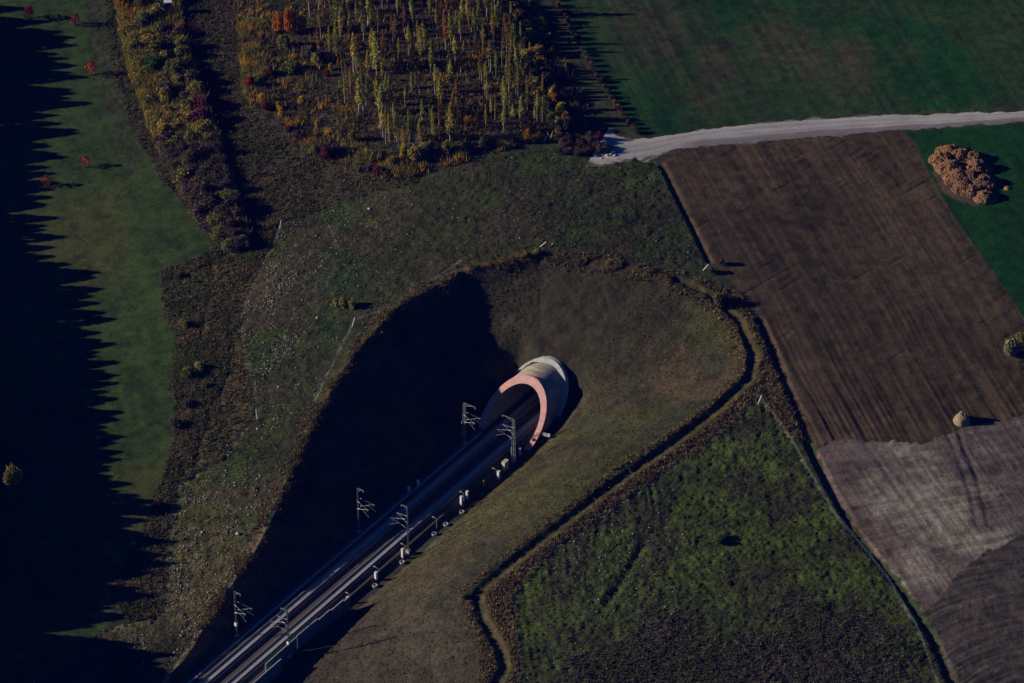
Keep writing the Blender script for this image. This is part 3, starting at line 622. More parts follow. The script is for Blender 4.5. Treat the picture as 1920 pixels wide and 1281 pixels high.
# ------------------------------------------------------------------ noise barrier
def wall_at(u, v, zt):
    p = at_z(u, v, zt); return p[:2]
bar = thing('noise_barrier', 'low teal trackside barrier wall with pale coping right of the tracks', 'noise barrier', tw(0, 7.3, FLOOR), TROT)
binv = (Matrix.Translation(tw(0, 7.3, FLOOR)) @ Matrix.Rotation(TROT, 4, 'Z')).inverted()
ZT = 2.4
segs = [((655.6,1118),(645.5,1126.5)),((643.9,1124.7),(621.4,1143.9)),((619,1143),(597.5,1161.7)),((595.6,1160),(556.5,1192.5)),((555,1195),(498,1245)),((526.7,1235.8),(475,1280.5)),((474,1281.5),(420,1330))]
for (p, q) in segs:
    P0 = wall_at(*p, ZT); P1 = wall_at(*q, ZT); d = P1 - P0; L = np.linalg.norm(d); mid = (P0 + P1) / 2; c = binv @ Vector((mid[0], mid[1], FLOOR)); rz_ = math.atan2(d[1], d[0]) - TROT
    m1 = MB(); m1.box((c.x, c.y, (ZT - FLOOR) / 2 - .5), (L, .14, ZT - FLOOR + .94), rz_); pn = part('wall_panel', m1.build('wall_panel'), bar, M['teal'])
    m2 = MB(); m2.box((c.x, c.y, ZT - FLOOR), (L + .03, .22, .10), rz_); part('coping', m2.build('coping'), pn, M['collar'])
    n = max(1, int(L / 3))
    for i in range(n + 1):
        k = -L / 2 + L * i / n; x_ = c.x + k * math.cos(rz_); y_ = c.y + k * math.sin(rz_)
        m3 = MB(); m3.box((x_, y_, (ZT - FLOOR) / 2 - .48), (.18, .26, ZT - FLOOR + .98), rz_); part('post', m3.build('post'), bar, M['greensteel'])
cb_ = wall_at(499, 1262, 0.6); o = thing('equipment_cabinet', 'tall cream cabinet in the gap between the two barrier walls', 'cabinet', (cb_[0], cb_[1], FLOOR - .95), TROT)
m = MB(); m.box((0, 0, 1.0), (.7, .5, 2.0)); part('housing', m.build('housing'), o, M['cream']); m = MB(); m.box((0, 0, 2.03), (.85, .65, .08)); part('lid', m.build('lid'), o, M['white'])

# ------------------------------------------------------------------ small trackside things
def cabinet(u, v, w_, d_, h_, label, mat='white', z0=None):
    p = W(u, v); z0 = gz(p.x, p.y); t = thing('equipment_cabinet', label, 'cabinet', (p.x, p.y, z0), TROT, 'cabinets along the right side of the tracks')
    m = MB(); m.box((0, 0, .08), (w_ + .2, d_ + .2, .3)); part('plinth', m.build('plinth'), t, M['concrete'])
    m = MB(); h_ += .3; m.box((0, 0, h_ / 2 + .2), (w_, d_, h_)); part('housing', m.build('housing'), t, M[mat])
    m = MB(); m.box((0, 0, h_ + .24), (w_ + .12, d_ + .12, .07)); part('lid', m.build('lid'), t, M[mat])
    m = MB(); m.box((0, d_ / 2 + .015, h_ / 2 + .2), (w_ * .8, .02, h_ * .85)); part('door', m.build('door'), t, M[mat]); return t
cabinet(947, 880, 1.5, .8, 1.6, 'wide cream cabinet in front of the tunnel, farthest big box on the right bank', 'cream')
cabinet(935, 899, .55, .45, 1.6, 'narrow white cabinet just below the wide cream cabinet near the tunnel')
cabinet(876, 936, .5, .4, 1.5, 'upper of two white cabinets beside the yellow-banked verge below the tunnel')
cabinet(865, 950, .5, .45, 2.1, 'lower and taller of two white cabinets below the tunnel')
cabinet(755, 1047, .5, .4, 1.9, 'white cabinet at the foot of the slim mast halfway along the track')
cabinet(705, 1088, .55, .45, 1.5, 'white cabinet midway between the slim mast and the upper end of the barrier')
cabinet(652, 1131, .5, .4, 1.0, 'small white cabinet behind the upper end of the barrier')
cabinet(975, 853, .4, .35, 1.1, 'small white cabinet right of the lattice mast by the tunnel leg')
def lamp(u, v, H, label):
    p = W(u, v); t = thing('track_lamp', label, 'lamp post', (p.x, p.y, gz(p.x, p.y)), TROT, 'short lamp posts right of the tracks')
    m = MB(); m.tube((0, 0, -.2), (0, 0, H), .07, .05); m.tube((0, 0, H - .05), (0, .75, H + .1), .04); part('pole', m.build('pole'), t, M['galv'])
    m = MB(); m.box((0, .85, H + .08), (.2, .55, .1)); part('lamp_head', m.build('lamp_head'), t, M['collar'])
lamp(870, 945, 2.8, 'short lamp post beside the two white cabinets below the tunnel'); lamp(819, 993, 2.8, 'short lamp post standing alone between the cabinets, right of the slim mast top')
lamp(760, 1043, 2.8, 'short lamp post beside the cabinet at the foot of the slim mast'); lamp(709, 1086, 2.8, 'short lamp post beside the cabinet above the barrier')
lamp(657, 1135, 2.8, 'short lamp post at the upper end of the barrier')
lamp(931, 897, 2.2, 'short lamp post beside the narrow cabinet nearest the tunnel')
def ringpipe(u, v, label):
    p = WG(u, v); t = thing('drain_shaft', label, 'drain shaft', (p.x, p.y, p.z - .1), 0, 'concrete drain shafts on the right verge')
    m = MB(); n = 18; vs = []; fs = []
    for i in range(n):
        c, s = math.cos(2 * math.pi * i / n), math.sin(2 * math.pi * i / n)
        vs += [(.55 * c, .55 * s, 0), (.55 * c, .55 * s, .5), (.42 * c, .42 * s, .5), (.42 * c, .42 * s, 0)]
        j = (i + 1) % n
        for k in range(3): fs.append((4 * i + k, 4 * j + k, 4 * j + k + 1, 4 * i + k + 1))
    m.add(vs, fs); part('shaft_ring', m.build('shaft_ring'), t, M['collar'])
    m = MB(); m.tube((0, 0, .3), (0, 0, .36), .42, n=18); part('cover', m.build('cover'), t, M['concrete'])
for (u, v, l) in ((866, 962, 'concrete drain ring below the taller of two white cabinets'), (836, 985, 'concrete drain ring in the grass right of the lone lamp post'), (814, 1003, 'pale drain ring just below the lone lamp post'), (754, 1056, 'pale drain ring below the cabinet at the slim mast'), (703, 1100, 'drain ring below the cabinet above the barrier')):
    ringpipe(u, v, l)
p = W(907, 912); t = thing('marker_post', 'thin yellow marker post in the shaded verge below the tunnel', 'marker post', p, 0)
m = MB(); m.tube((0, 0, -.2), (0, 0, 1.5), .11, .10, 8); part('post', m.build('post'), t, M['yellow']); m = MB(); m.tube((0, 0, 1.5), (0, 0, 1.62), .12, .03, 8); part('cap', m.build('cap'), t, M['yellow'])
p = W(1024, 826); t = thing('trackside_sign', 'white signboard on posts beside the right leg of the tunnel', 'sign', p, 0)
m = MB(); m.box((0, 0, 1.5), (1.75, .06, .9), -.35); part('board', m.build('board'), t, M['white']); [part('sign_post', MB().tube((x_, y_, -.2), (x_, y_, 1.4), .04).build('sign_post'), t, M['galv']) for (x_, y_) in ((-.6, .27), (.6, -.17))]
for (u, v, l) in ((784, 910, 'small pale cabinet high on the shaded left verge'), (767, 922, 'small pale cabinet lower on the shaded left verge')):
    p = W(u, v); t = thing('equipment_cabinet', l, 'cabinet', (p.x, p.y, gz(p.x, p.y)), TROT)
    m = MB(); m.box((0, 0, .6), (.5, .4, 1.3)); part('housing', m.build('housing'), t, M['white']); m = MB(); m.box((0, 0, 1.28), (.6, .5, .07)); part('lid', m.build('lid'), t, M['white'])

# ------------------------------------------------------------------ fences with white corner struts
def fence(pts, label, step=3.0, h=1.25):
    pl = resamp(pts, int(np.hypot(*np.diff(np.array(pts), axis=0).T).sum() / step) + 1)
    t = thing('wire_fence', label, 'fence', (pl[0][0], pl[0][1], gzz(*pl[0])), 0, 'wire fences around the cutting'); o0 = Vector((pl[0][0], pl[0][1], gzz(*pl[0])))
    pm0 = MB(); pm0.box((0, 0, h / 2 - .1), (.10, .10, h + .2)); me = pm0.build('post'); wm = MB(); prev = None
    for q in pl:
        c = Vector((q[0], q[1], gzz(*q))) - o0; po = part('post', me, t, M['wood']); po.location = c
        if prev is not None:
            for z in (.35, .7, 1.05): wm.tube(prev + Vector((0, 0, z)), c + Vector((0, 0, z)), .014, n=3, cap=False)
        prev = c
    part('wire', wm.build('wire'), t, M['galv'])
fence(FENA, 'wire fence running down the left foot of the stony mound'); fence(FENB, 'wire fence along the left brink of the shaded cutting', 3.5)
fence(FENC, 'wire fence between the long ditch and the green triangular field', 3.5); fence(FEND, 'wire fence along the right edge of the green triangular field', 3.5)
def strut(u0, v0, u1, v1, label):
    p = W(u0, v0); dv = (v0 - v1); L = 1.9; du = (u1 - u0) / 8.6
    t = thing('fence_strut', label, 'fence strut', (p.x, p.y, gzz(p.x, p.y)), 0, 'white corner struts of the fences')
    top = Vector((du, 0, max(.5, (dv - 0) / 7.1)))
    m = MB(); m.tube((0, 0, -.1), top, .09, .09, 6); part('pole', m.build('pole'), t, M['white']); m = MB(); m.tube(top, top + top.normalized() * .06, .12, .12, 6); part('cap', m.build('cap'), t, M['white'])
for a in ((524,429,528,414,'white leaning strut at the top corner of the mound fence'),(1012,462,1024,453,'white leaning strut in the grass above the cutting brink'),(1318,507,1328,496,'pale leaning strut at the corner by the ploughed field'),
          (660,612,666,594,'white leaning strut on the left brink, beside the mound'),(482,785,481,768,'upright white strut at the lower bend of the mound fence'),(1421,757,1427,741,'pale leaning strut at the top of the green triangle'),(1019,266,1025,256,'small white strut at the foot of the birch plantation')):
    strut(*a)

# ------------------------------------------------------------------ stones
def ico():
    t = (1 + 5 ** .5) / 2; v = np.array([(-1, t, 0), (1, t, 0), (-1, -t, 0), (1, -t, 0), (0, -1, t), (0, 1, t), (0, -1, -t), (0, 1, -t), (t, 0, -1), (t, 0, 1), (-t, 0, -1), (-t, 0, 1)], float); v /= np.linalg.norm(v[0])
    f = np.array([(0, 11, 5), (0, 5, 1), (0, 1, 7), (0, 7, 10), (0, 10, 11), (1, 5, 9), (5, 11, 4), (11, 10, 2), (10, 7, 6), (7, 1, 8), (3, 9, 4), (3, 4, 2), (3, 2, 6), (3, 6, 8), (3, 8, 9), (4, 9, 5), (2, 4, 11), (6, 2, 10), (8, 6, 7), (9, 8, 1)]); return v, f
IV, IF = ico()
def lumps(name, pos, size, colr, mat, squash=.7):
    n = len(pos); v = IV[None] * (size[:, None, None] * (1 + .35 * (RS.rand(n, 12, 1) - .5))); v = v * np.array([1, 1, squash]) * (1 + .3 * (RS.rand(n, 1, 3) - .5))
    v = v + pos[:, None, :]; f = IF[None] + (np.arange(n) * 12)[:, None, None]
    me = np_mesh(name, v.reshape(-1, 3), f.reshape(-1, 3), False); vcol(me, np.repeat(colr, 12, 0)); return me
def scatter(n, dens):
    """rejection sample in the framed area by a density function of x, y"""
    out = []
    while sum(map(len, out)) < n:
        x = RS.uniform(-124, 126, 60000); y = RS.uniform(-128, 186, 60000); k = RS.rand(60000) < dens(x, y); out.append(np.stack([x[k], y[k]], 1))
    return np.concatenate(out)[:n]
def gauss(x, y, uv, r):
    p = W(*uv); return np.exp(-((x - p[0]) ** 2 + ((y - p[1]) * .7) ** 2) / r ** 2)
def d_st(x, y):
    m = in_poly(x, y, Z['mound']) & ~in_poly(x, y, RIM)
    k = .022 + .9 * gauss(x, y, (360, 1020), 13) + .55 * gauss(x, y, (490, 530), 9) + .45 * gauss(x, y, (540, 620), 9) + .3 * gauss(x, y, (620, 450), 12) + .4 * gauss(x, y, (330, 1150), 10) + .3 * gauss(x, y, (500, 720), 10)
    k = k * (.25 + 1.6 * sm(.45, .7, fbm(x, y, 3.5, 3, 210)))
    return np.where(m, k * .5, np.where(in_poly(x, y, Z['tri']), .03 * gauss(x, y, (1130, 1060), 16) * 2, 0))
q = scatter(4300, d_st); sz = .05 + .14 * RS.rand(len(q)) ** 3.0 + .03 * RS.rand(len(q))
pos = np.stack([q[:, 0], q[:, 1], ggrid(q[:, 0], q[:, 1]) + sz * .3], 1); cc_ = np.array([.42, .39, .32]) * (.5 + .65 * RS.rand(len(q), 1))
o = link('stones', lumps('stones', pos, sz, cc_, None), None, M['stone']); tag(o, 'small pale stones strewn over the grassy mound', 'stones', None, 'stuff')
def boulder(u, v, r, label):
    p = WG(u, v); me = lumps('boulder', np.array([[0, 0, 0]]), np.array([r]), np.array([[.45, .42, .36]]), None); 
    o = link('boulder', me, None, M['stone']); o.location = (p.x, p.y, p.z + r * .25 + (.12 if 1100 < u < 1160 and v < 310 else 0)); o.rotation_euler = (0, 0, u); tag(o, label, 'boulder', 'pale boulders lying on the grass')
for a in ((446,1001,.5,'largest pale boulder, on the mound above the bottom mast'),(595,597,.42,'pale boulder on the mound left of the yellow-green bushes'),(466,965,.3,'pale boulder just up-right of the largest one'),(483,806,.28,'pale boulder under the bend of the mound fence'),(338,964,.28,'pale boulder beside the lower left fence'),(427,836,.28,'pale boulder in brown grass left of the fence'),(692,393,.35,'pale boulder high on the mound by the scrub edge'),(522,727,.3,'pale boulder mid-mound between two fences'),(379,998,.28,'pale boulder among the stony rows'),(1142,915,.2,'tiny pale boulder on the green triangle edge')):
    boulder(*a)
# rubble at the end of the road
t_ = W(1140, 290)
for k, (u, v, r, l) in enumerate(((1117,294,.5,'white lump of rubble left of the heap at the end of the road'),(1139,293,.5,'pale block of rubble at the left of the road-end heap'),(1145,292,.6,'white block of rubble in the middle of the road-end heap'),(1150,286,.65,'tall white block of rubble at the top of the road-end heap'),(1152,293,.45,'small white block of rubble at the right of the road-end heap'),(1128,298,.3,'grey block of rubble low in the road-end heap'))):
    boulder(u, v, r, l)
def heap(name, u, v, r, h, label, cat, c, n=1):
    p = WG(u, v); N = 30; g = np.linspace(-1, 1, N); gx_, gy_ = np.meshgrid(g, g); gx_ = gx_.ravel() * r; gy_ = gy_.ravel() * r; d = np.hypot(gx_, gy_) / r
    z = h * np.clip(1 - d ** 2.4, -.1, 1) + (fbm(gx_ + p.x, gy_ + p.y, r * .5, 4, 161) - .5) * h * 1.1 * np.clip(1.1 - d, 0, 1); ii_ = np.arange(N * N).reshape(N, N)
    f_ = np.stack([ii_[:-1, :-1], ii_[:-1, 1:], ii_[1:, 1:], ii_[1:, :-1]], -1).reshape(-1, 4); me = np_mesh(name, np.stack([gx_, gy_, z - .08], 1), f_, False)
    vcol(me, np.array([c]) * (.6 + .8 * fbm(gx_ * 3, gy_ * 3, r * .4, 3, 162))[:, None]); o = link(name, me, None, M['stone']); o.location = p; return tag(o, label, cat)
heap('earth_heap', 1136, 281, 2.2, 1.3, 'small grey-brown earth heap beside the end of the road', 'heap', (.12, .11, .08))
heap('straw_heap', 1803, 790, 1.9, 2.3, 'pale tan heap on the boundary of the ploughed field', 'heap', (.25, .19, .11))

# ------------------------------------------------------------------ beet heap
pc = W(1815, 330); bh = thing('beet_heap', 'big orange-brown beet heap of overlapping mounds on the green field', 'heap', pc, 0)
lob = [(680,215,100,.9,(.14,.075,.05)),(640,330,110,1.5,(.30,.155,.06)),(560,420,110,1.6,(.27,.145,.07)),(760,380,110,1.7,(.28,.145,.06)),(920,400,100,1.5,(.20,.11,.055)),(660,520,120,1.7,(.28,.15,.07)),(960,520,120,1.8,(.27,.145,.07)),(740,640,120,1.7,(.27,.14,.07)),(880,640,110,1.6,(.19,.11,.055)),(1050,700,110,1.7,(.21,.12,.055)),(820,760,100,1.3,(.21,.115,.055)),(930,800,100,1.4,(.22,.12,.06)),(1060,870,95,1.4,(.29,.155,.075))]
LB = [(W(1680 + a / 6.4, 230 + (b + 40) / 6.4), r / 6.4 / 8.2 * 1.38, h * 1.1, c) for (a, b, r, h, c) in lob]
N = 190; g1 = np.linspace(-11, 11, N); hx, hy = np.meshgrid(g1, g1); hx = hx.ravel() + pc.x; hy = hy.ravel() + pc.y; hz = np.full(len(hx), -.25); hc = np.tile(np.array([.09, .06, .05]), (len(hx), 1))
for (p, r, h, c) in LB:
    d = np.hypot((hx - p.x) / 1.15, (hy - p.y)) / r; zz = h * (1 - d ** 1.6); k = zz > hz; hz = np.maximum(hz, zz); hc[k] = c
hz += np.where(hz > -.2, (fbm(hx, hy, .9, 4, 171) - .48) * 1.2, 0); ii_ = np.arange(N * N).reshape(N, N); f_ = np.stack([ii_[:-1, :-1], ii_[:-1, 1:], ii_[1:, 1:], ii_[1:, :-1]], -1).reshape(-1, 4)
base = ggrid(hx, hy); keep = (hz[f_].max(1) > -.15); 
me = np_mesh('heap_mound', np.stack([hx - pc.x, hy - pc.y, hz + base - pc.z], 1), f_[keep], False); vcol(me, hc * (.6 + .6 * fbm(hx, hy, .5, 3, 172))[:, None]); part('heap_mound', me, bh, M['stone'])
k = np.where(hz > .05)[0]; k = RS.choice(k, 6500); pos = np.stack([hx[k] - pc.x + RS.normal(0, .07, len(k)), hy[k] - pc.y + RS.normal(0, .07, len(k)), hz[k] + base[k] - pc.z + .03], 1)
o = part('beets', lumps('beets', pos, .08 + .13 * RS.rand(len(k)), hc[k] * (.3 + 1.3 * RS.rand(len(k), 1)), None, .9), bh, M['stone']); o['kind'] = 'stuff'
heap('spilled_beets', 1888, 353, .9, .45, 'small spill of orange beets right of the big heap', 'heap', (.33, .16, .08))

# ------------------------------------------------------------------ raised hide at the top left
p = W(316, 26); hd = thing('hunting_hide', 'blue boarded raised hide with pale roof standing in the hedgerow', 'hide', p, .12)
m = MB(); m.box((0, 0, 2.6), (1.5, 1.5, 1.9)); cab_ = part('cabin', m.build('cabin'), hd, M['blue']); m = MB(); m.box((0, -.765, 2.9), (.9, .03, .45)); part('window', m.build('window'), cab_, M['black'])
m = MB(); m.box((0, 0, 3.62), (2.0, 2.0, .12)); part('roof', m.build('roof'), hd, M['white'])
for (i, j) in ((1, 1), (1, -1), (-1, 1), (-1, -1)): m = MB(); m.tube((i * .85, j * .85, -.2), (i * .65, j * .65, 1.7), .06); part('leg', m.build('leg'), hd, M['wood'])
m = MB(); m.tube((-1.05, -.3, 0), (-.78, -.3, 1.9), .035); m.tube((-1.05, .2, 0), (-.78, .2, 1.9), .035)
for k in range(6): m.tube((-1.02 + .04 * k, -.3, .25 + .3 * k), (-1.02 + .04 * k, .2, .25 + .3 * k), .02)
part('ladder', m.build('ladder'), hd, M['wood'])


# ------------------------------------------------------------------ vegetation prototypes
def rot_rand(n, rs):
    q = rs.normal(size=(n, 4)); q /= np.linalg.norm(q, axis=1)[:, None]; a, b, c, d = q.T
    return np.stack([np.stack([1-2*(c*c+d*d), 2*(b*c-a*d), 2*(b*d+a*c)], 1), np.stack([2*(b*c+a*d), 1-2*(b*b+d*d), 2*(c*d-a*b)], 1), np.stack([2*(b*d-a*c), 2*(c*d+a*b), 1-2*(b*b+c*c)], 1)], 1)
def leaves(name, pos, size, rs, val, tall=1.0, upright=0.0):
    """one small four-sided leaf clump at every position"""
    n = len(pos); sh = np.array([(-.5, -.35, 0), (.5, -.5, 0), (.45, .5, 0), (-.4, .4, 0)]) + 0
    q = sh[None] * (size[:, None, None]) * (1 + .5 * (rs.rand(n, 4, 1) - .5)); q = np.einsum('nij,nkj->nki', rot_rand(n, rs), q); q[..., 2] *= tall
    v = q + pos[:, None, :]; me = np_mesh(name, v.reshape(-1, 3), np.arange(4 * n).reshape(n, 4), False)
    vcol(me, np.repeat(np.clip(val, .2, 1.8)[:, None] * np.array([[1, 1, 1]]), 4, 0)); return me
def tinted(rs, n, sp=.3):
    return 1 + sp * rs.normal(size=n)
def shrub_crown(seed, nb=9, n=1100, h=1.0, leaf=.11, ragged=.3):
    rs = np.random.RandomState(seed); P_ = []
    for k in range(nb):
        a = rs.rand() * 6.28; r = rs.rand() ** .6 * .62; c = np.array([r * math.cos(a), r * math.sin(a), .38 * h + (.45 - .4 * r) * h * rs.rand()]); R = .28 + .2 * rs.rand()
        d = rs.normal(size=(n // nb, 3)); d /= np.linalg.norm(d, axis=1)[:, None]; rad = R * (1 - ragged * rs.rand(n // nb) ** 1.5 + .25 * (rs.rand(n // nb) < .12) * rs.rand(n // nb))
        P_.append(c + d * rad[:, None] * np.array([1, 1, h * .95]))
    p = np.concatenate(P_); p = p[p[:, 2] > .03]; return leaves('foliage', p, leaf * (.6 + .8 * rs.rand(len(p))), rs, tinted(rs, len(p)))
def stems(seed, n=7, h=.8, sp=.5, r=.02):
    rs = random.Random(seed); m = MB()
    for k in range(n):
        a = 6.28 * k / n + rs.random(); m.tube((.04 * math.cos(a), .04 * math.sin(a), -.05), (sp * .5 * math.cos(a), sp * .5 * math.sin(a), h * .5), r, r * .7, 5)
        m.tube((sp * .5 * math.cos(a), sp * .5 * math.sin(a), h * .5), (sp * math.cos(a + .3), sp * math.sin(a + .3), h * (.8 + .3 * rs.random())), r * .7, r * .25, 4)
    return m.build('stems')
def birch_crown(seed, dens=300, rad=.062, low=.34):
    rs = np.random.RandomState(seed); z = low + (1 - low) * rs.rand(dens) ** .9; t = (z - low) / (1 - low)
    prof = np.where(t < .35, .35 + 1.85 * t, 1.0 - .8 * ((t - .35) / .65) ** 1.2); a = rs.rand(dens) * 6.28; clump = .35 + 1.15 * vnoise(z * 22, a * .9 + seed, 1.0, seed); r = rad * prof * clump * rs.rand(dens) ** .5; p = np.stack([r * np.cos(a), r * np.sin(a), z], 1)
    return leaves('crown', p, .0145 * (.7 + .8 * rs.rand(dens)), rs, tinted(rs, dens, .28), 1.5)
def birch_trunk(seed):
    rs = random.Random(seed); m = MB(); m.tube((0, 0, -.03), (.004, 0, .45), .0075, .006, 6); m.tube((.004, 0, .45), (0, .003, .98), .006, .0015, 5)
    for k in range(9):
        z = .35 + .06 * k; a = rs.random() * 6.28; r = .05 * (1 - k * .07); m.tube((.003, 0, z), (r * math.cos(a), r * math.sin(a), z + .07), .002, .0008, 4)
    return m.build('trunk')
def forest_crown(seed, n=900):
    rs = np.random.RandomState(seed); z = .06 + .94 * rs.rand(n) ** .85; prof = 1 - ((z - .06) / .94) ** 3.6; a = rs.rand(n) * 6.28
    r = .21 * prof * (.55 + .45 * rs.rand(n) ** .4) * (.8 + .4 * vnoise(z * 14, a * 1.2, 1, seed)); p = np.stack([r * np.cos(a), r * np.sin(a), z], 1)
    return leaves('crown', p, .045 * (.7 + .8 * rs.rand(n)), rs, tinted(rs, n))
def sapling_crown(seed, n=240):
    rs = np.random.RandomState(seed); a = rs.rand(n) * 6.28; z = .3 + .7 * rs.rand(n); r = .34 * (1 - ((z - .3) / .7) ** 2) ** .5 * rs.rand(n) ** .5 * (.6 + .8 * vnoise(a * 1.5, z * 5, 1, seed))
    return leaves('crown', np.stack([r * np.cos(a), r * np.sin(a), z], 1), .07 * (.6 + .8 * rs.rand(n)), rs, tinted(rs, n))
SH = [shrub_crown(200 + k, 9 + k % 5, 1700, .85 + .1 * (k % 3)) for k in range(7)]
ST = [stems(300 + k) for k in range(3)]
BSH = [shrub_crown(400 + k, 10, 1500, 1.0, .07, .8) for k in range(4)]                 # nearly leafless
BST = [stems(420 + k, 13, .95, .75, .016) for k in range(3)]
BC = [birch_crown(500 + k, (800, 650, 520, 900, 700, 600)[k], (.062, .05, .045, .075, .055, .06)[k], (.22, .32, .38, .15, .28, .42)[k]) for k in range(6)]
BT = [birch_trunk(510 + k) for k in range(3)]
FC = [forest_crown(520 + k) for k in range(4)]; FT = MB().tube((0, 0, -.03), (0, 0, .9), .016, .004, 7).build('trunk')
SC_ = [sapling_crown(530 + k) for k in range(3)]
for me in SH + BSH + BC + FC + SC_: me.materials.append(M['leaf'])
for me in ST + BST + [FT]: me.materials.append(M['bark'])
for me in BT: me.materials.append(M['birchbark'])
COLS = {'olive': (.205, .185, .050), 'gold': (.310, .225, .036), 'brown': (.120, .090, .058), 'purple': (.105, .068, .062), 'red': (.18, .030, .020), 'wine': (.115, .030, .038),
        'orange': (.42, .165, .016), 'yellow': (.52, .36, .018), 'green': (.055, .120, .028), 'rust': (.24, .105, .028), 'ygreen': (.330, .310, .055), 'dark': (.030, .040, .016), 'scarlet': (.34, .06, .022), 'straw': (.32, .27, .17)}
def jit(c, s=.22):
    k = 1 + s * rnd.uniform(-1, 1); return (c[0] * k * rnd.uniform(.88, 1.12), c[1] * k, c[2] * k * rnd.uniform(.8, 1.2), 1)
USED = {}
def plant(name, cat, label, u, v, h, wd, crown, trunk, colour, group=None, crown_name='foliage', trunk_name='stems', at=None, lean=0.0, js=.22):
    p = WG(u, v) if at is None else at
    t = thing(name, label, cat, p, rnd.uniform(0, 6.28), group); t.rotation_euler = (rnd.uniform(-lean, lean), rnd.uniform(-lean, lean), rnd.uniform(0, 6.28))
    a = link(crown_name, crown, t); b = link(trunk_name, trunk, t)
    t.scale = (wd, wd, h); c = jit(COLS[colour], js); a.color = c; return t
def shrub(u, v, h, r, colour, label, group, bare=False, name='shrub', cat='shrub'):
    return plant(name, cat, label, u, v, h, r, rnd.choice(BSH if bare else SH), rnd.choice(BST if bare else ST), colour, group)

ORD = ['zeroth','first','second','third','fourth','fifth','sixth','seventh','eighth','ninth','tenth','eleventh','twelfth','thirteenth','fourteenth','fifteenth','sixteenth','seventeenth','eighteenth','nineteenth','twentieth',
       'twenty-first','twenty-second','twenty-third','twenty-fourth','twenty-fifth','twenty-sixth','twenty-seventh','twenty-eighth','twenty-ninth','thirtieth']
CN = {'olive': 'olive', 'gold': 'golden olive', 'brown': 'brown', 'purple': 'purplish brown', 'red': 'dark red', 'wine': 'wine red', 'orange': 'orange', 'yellow': 'bright yellow', 'green': 'green', 'rust': 'rust coloured', 'ygreen': 'yellow-green', 'dark': 'dark green', 'scarlet': 'scarlet', 'straw': 'straw coloured'}
# hedgerow on the left: left side, middle and right side, read from its lower end upwards
L0 = resamp([(412,462),(372,415),(335,348),(300,280),(270,200),(250,120),(232,50),(222,-20)], 29); R0 = resamp([(462,465),(448,400),(425,330),(405,258),(388,190),(365,130),(345,60),(330,-10)], 29)
for row, tf in (('left side', .10), ('inner left side', .34), ('inner right side', .60), ('right side', .84)):
    for k in range(29):
        q = L0[k] * (1 - tf) + R0[k] * tf; u = q[0] + rnd.uniform(-5, 5); v = q[1] + rnd.uniform(-6, 6)
        if 18 < v < 60 and 300 < u < 345: continue
        low = v > 270; vv = v
        c = rnd.choice(['brown', 'purple', 'brown', 'brown', 'olive'] if low else ['olive', 'gold', 'olive', 'gold', 'brown', 'olive', 'olive'])
        if row == 'left side' and not low: c = rnd.choice(['gold', 'gold', 'olive'])
        if v < 70 and row == 'left side': c = rnd.choice(['orange', 'gold', 'gold'])
        if row == 'inner left side' and 125 < v < 150: c = 'green'
        if row == 'right side' and 205 < v < 235: c = 'wine'
        h = rnd.uniform(2.3, 4.0) * (1 if row != 'left side' else .8); r = rnd.uniform(1.9, 3.4)
        shrub(u, v, h, r, c, '%s hedgerow shrub, %s from the lower end, %s' % (CN[c], ORD[k + 1], row), 'shrubs of the long hedgerow on the left', bare=low and rnd.random() < .6)
# birches: (x, top, foot) read in one enlarged view of the plantation
BIR = [(300,0,95),(385,0,180,1),(445,0,180),(472,60,215),(515,0,160),(520,60,220),(625,0,140),(640,0,170),(680,40,185),(705,30,150),(790,0,110),(830,30,208,1),(765,130,240),(885,60,210),(940,110,262,2),(925,150,350),(968,0,105),(1060,50,287,1),(1065,0,80,2),(1150,0,200),(1145,100,235),(1120,90,195),(1180,0,115),(1225,0,210,3),(1225,100,282,3),(1268,140,292,3),(1240,0,180,3),(1335,40,150),(1368,50,192),(1400,120,300),(1440,130,282),(1410,160,262),(545,180,410),(560,230,400),(600,130,232),(655,160,385),(675,165,415),(625,270,462),(505,330,468),(450,210,332),(795,210,332),(810,300,387,2),(845,290,402),(875,280,372),(975,220,443),(1000,360,530),(1015,380,522),(895,380,492),(912,400,522),(868,460,522,3),(1160,230,352,3),(1270,230,330,3),(1250,350,452,3),(1340,280,440),(1400,300,472),(1300,300,380),(1465,340,492),(1490,340,452),(1530,340,452,2),(1515,450,622),(1480,460,522),(575,440,642),(600,420,645),(615,440,602),(690,420,655),(695,470,722),(720,420,562),(710,520,722),(830,500,602),(1290,460,562),(1280,470,545),(1100,500,650,2),(1085,580,805,2),(1115,570,737,2),(1050,570,702),(975,580,712),(925,550,680),(965,490,622),(770,590,702),(725,600,807,2),(745,640,792),(860,650,772),(880,640,782,2),(895,660,792,2),(925,680,852,2),(945,760,852),(1155,680,812),(1025,700,820,1),(825,740,832),(795,700,822),(1335,560,672),(1410,560,642),(1480,640,752),(1570,460,680,3),(1560,560,692,3),(1600,500,682,3),(1590,580,700),(1530,200,332),(1500,200,302,2),(1560,280,402,2),(350,0,60),(560,20,120),(740,0,70),(860,0,60),(1010,0,60),(1100,0,90),(1290,0,100),(1330,0,60),(1370,0,90),(1420,20,150),(1450,60,200),(1480,120,240),(590,0,90),(920,0,60)]
bb = []
for q in BIR:
    u = 480 + q[0] / 2.98; vf = q[2] / 2.98; hh = max(6.0, (q[2] - q[1]) / 2.98 / 6.9) if q[1] > 0 else rnd.uniform(8, 11)
    bb.append((u, vf, hh, q[3] if len(q) > 3 else 0))
wp = [(590,0),(600,140),(690,260),(760,290),(860,282),(985,240),(1030,200),(985,90),(945,0)]
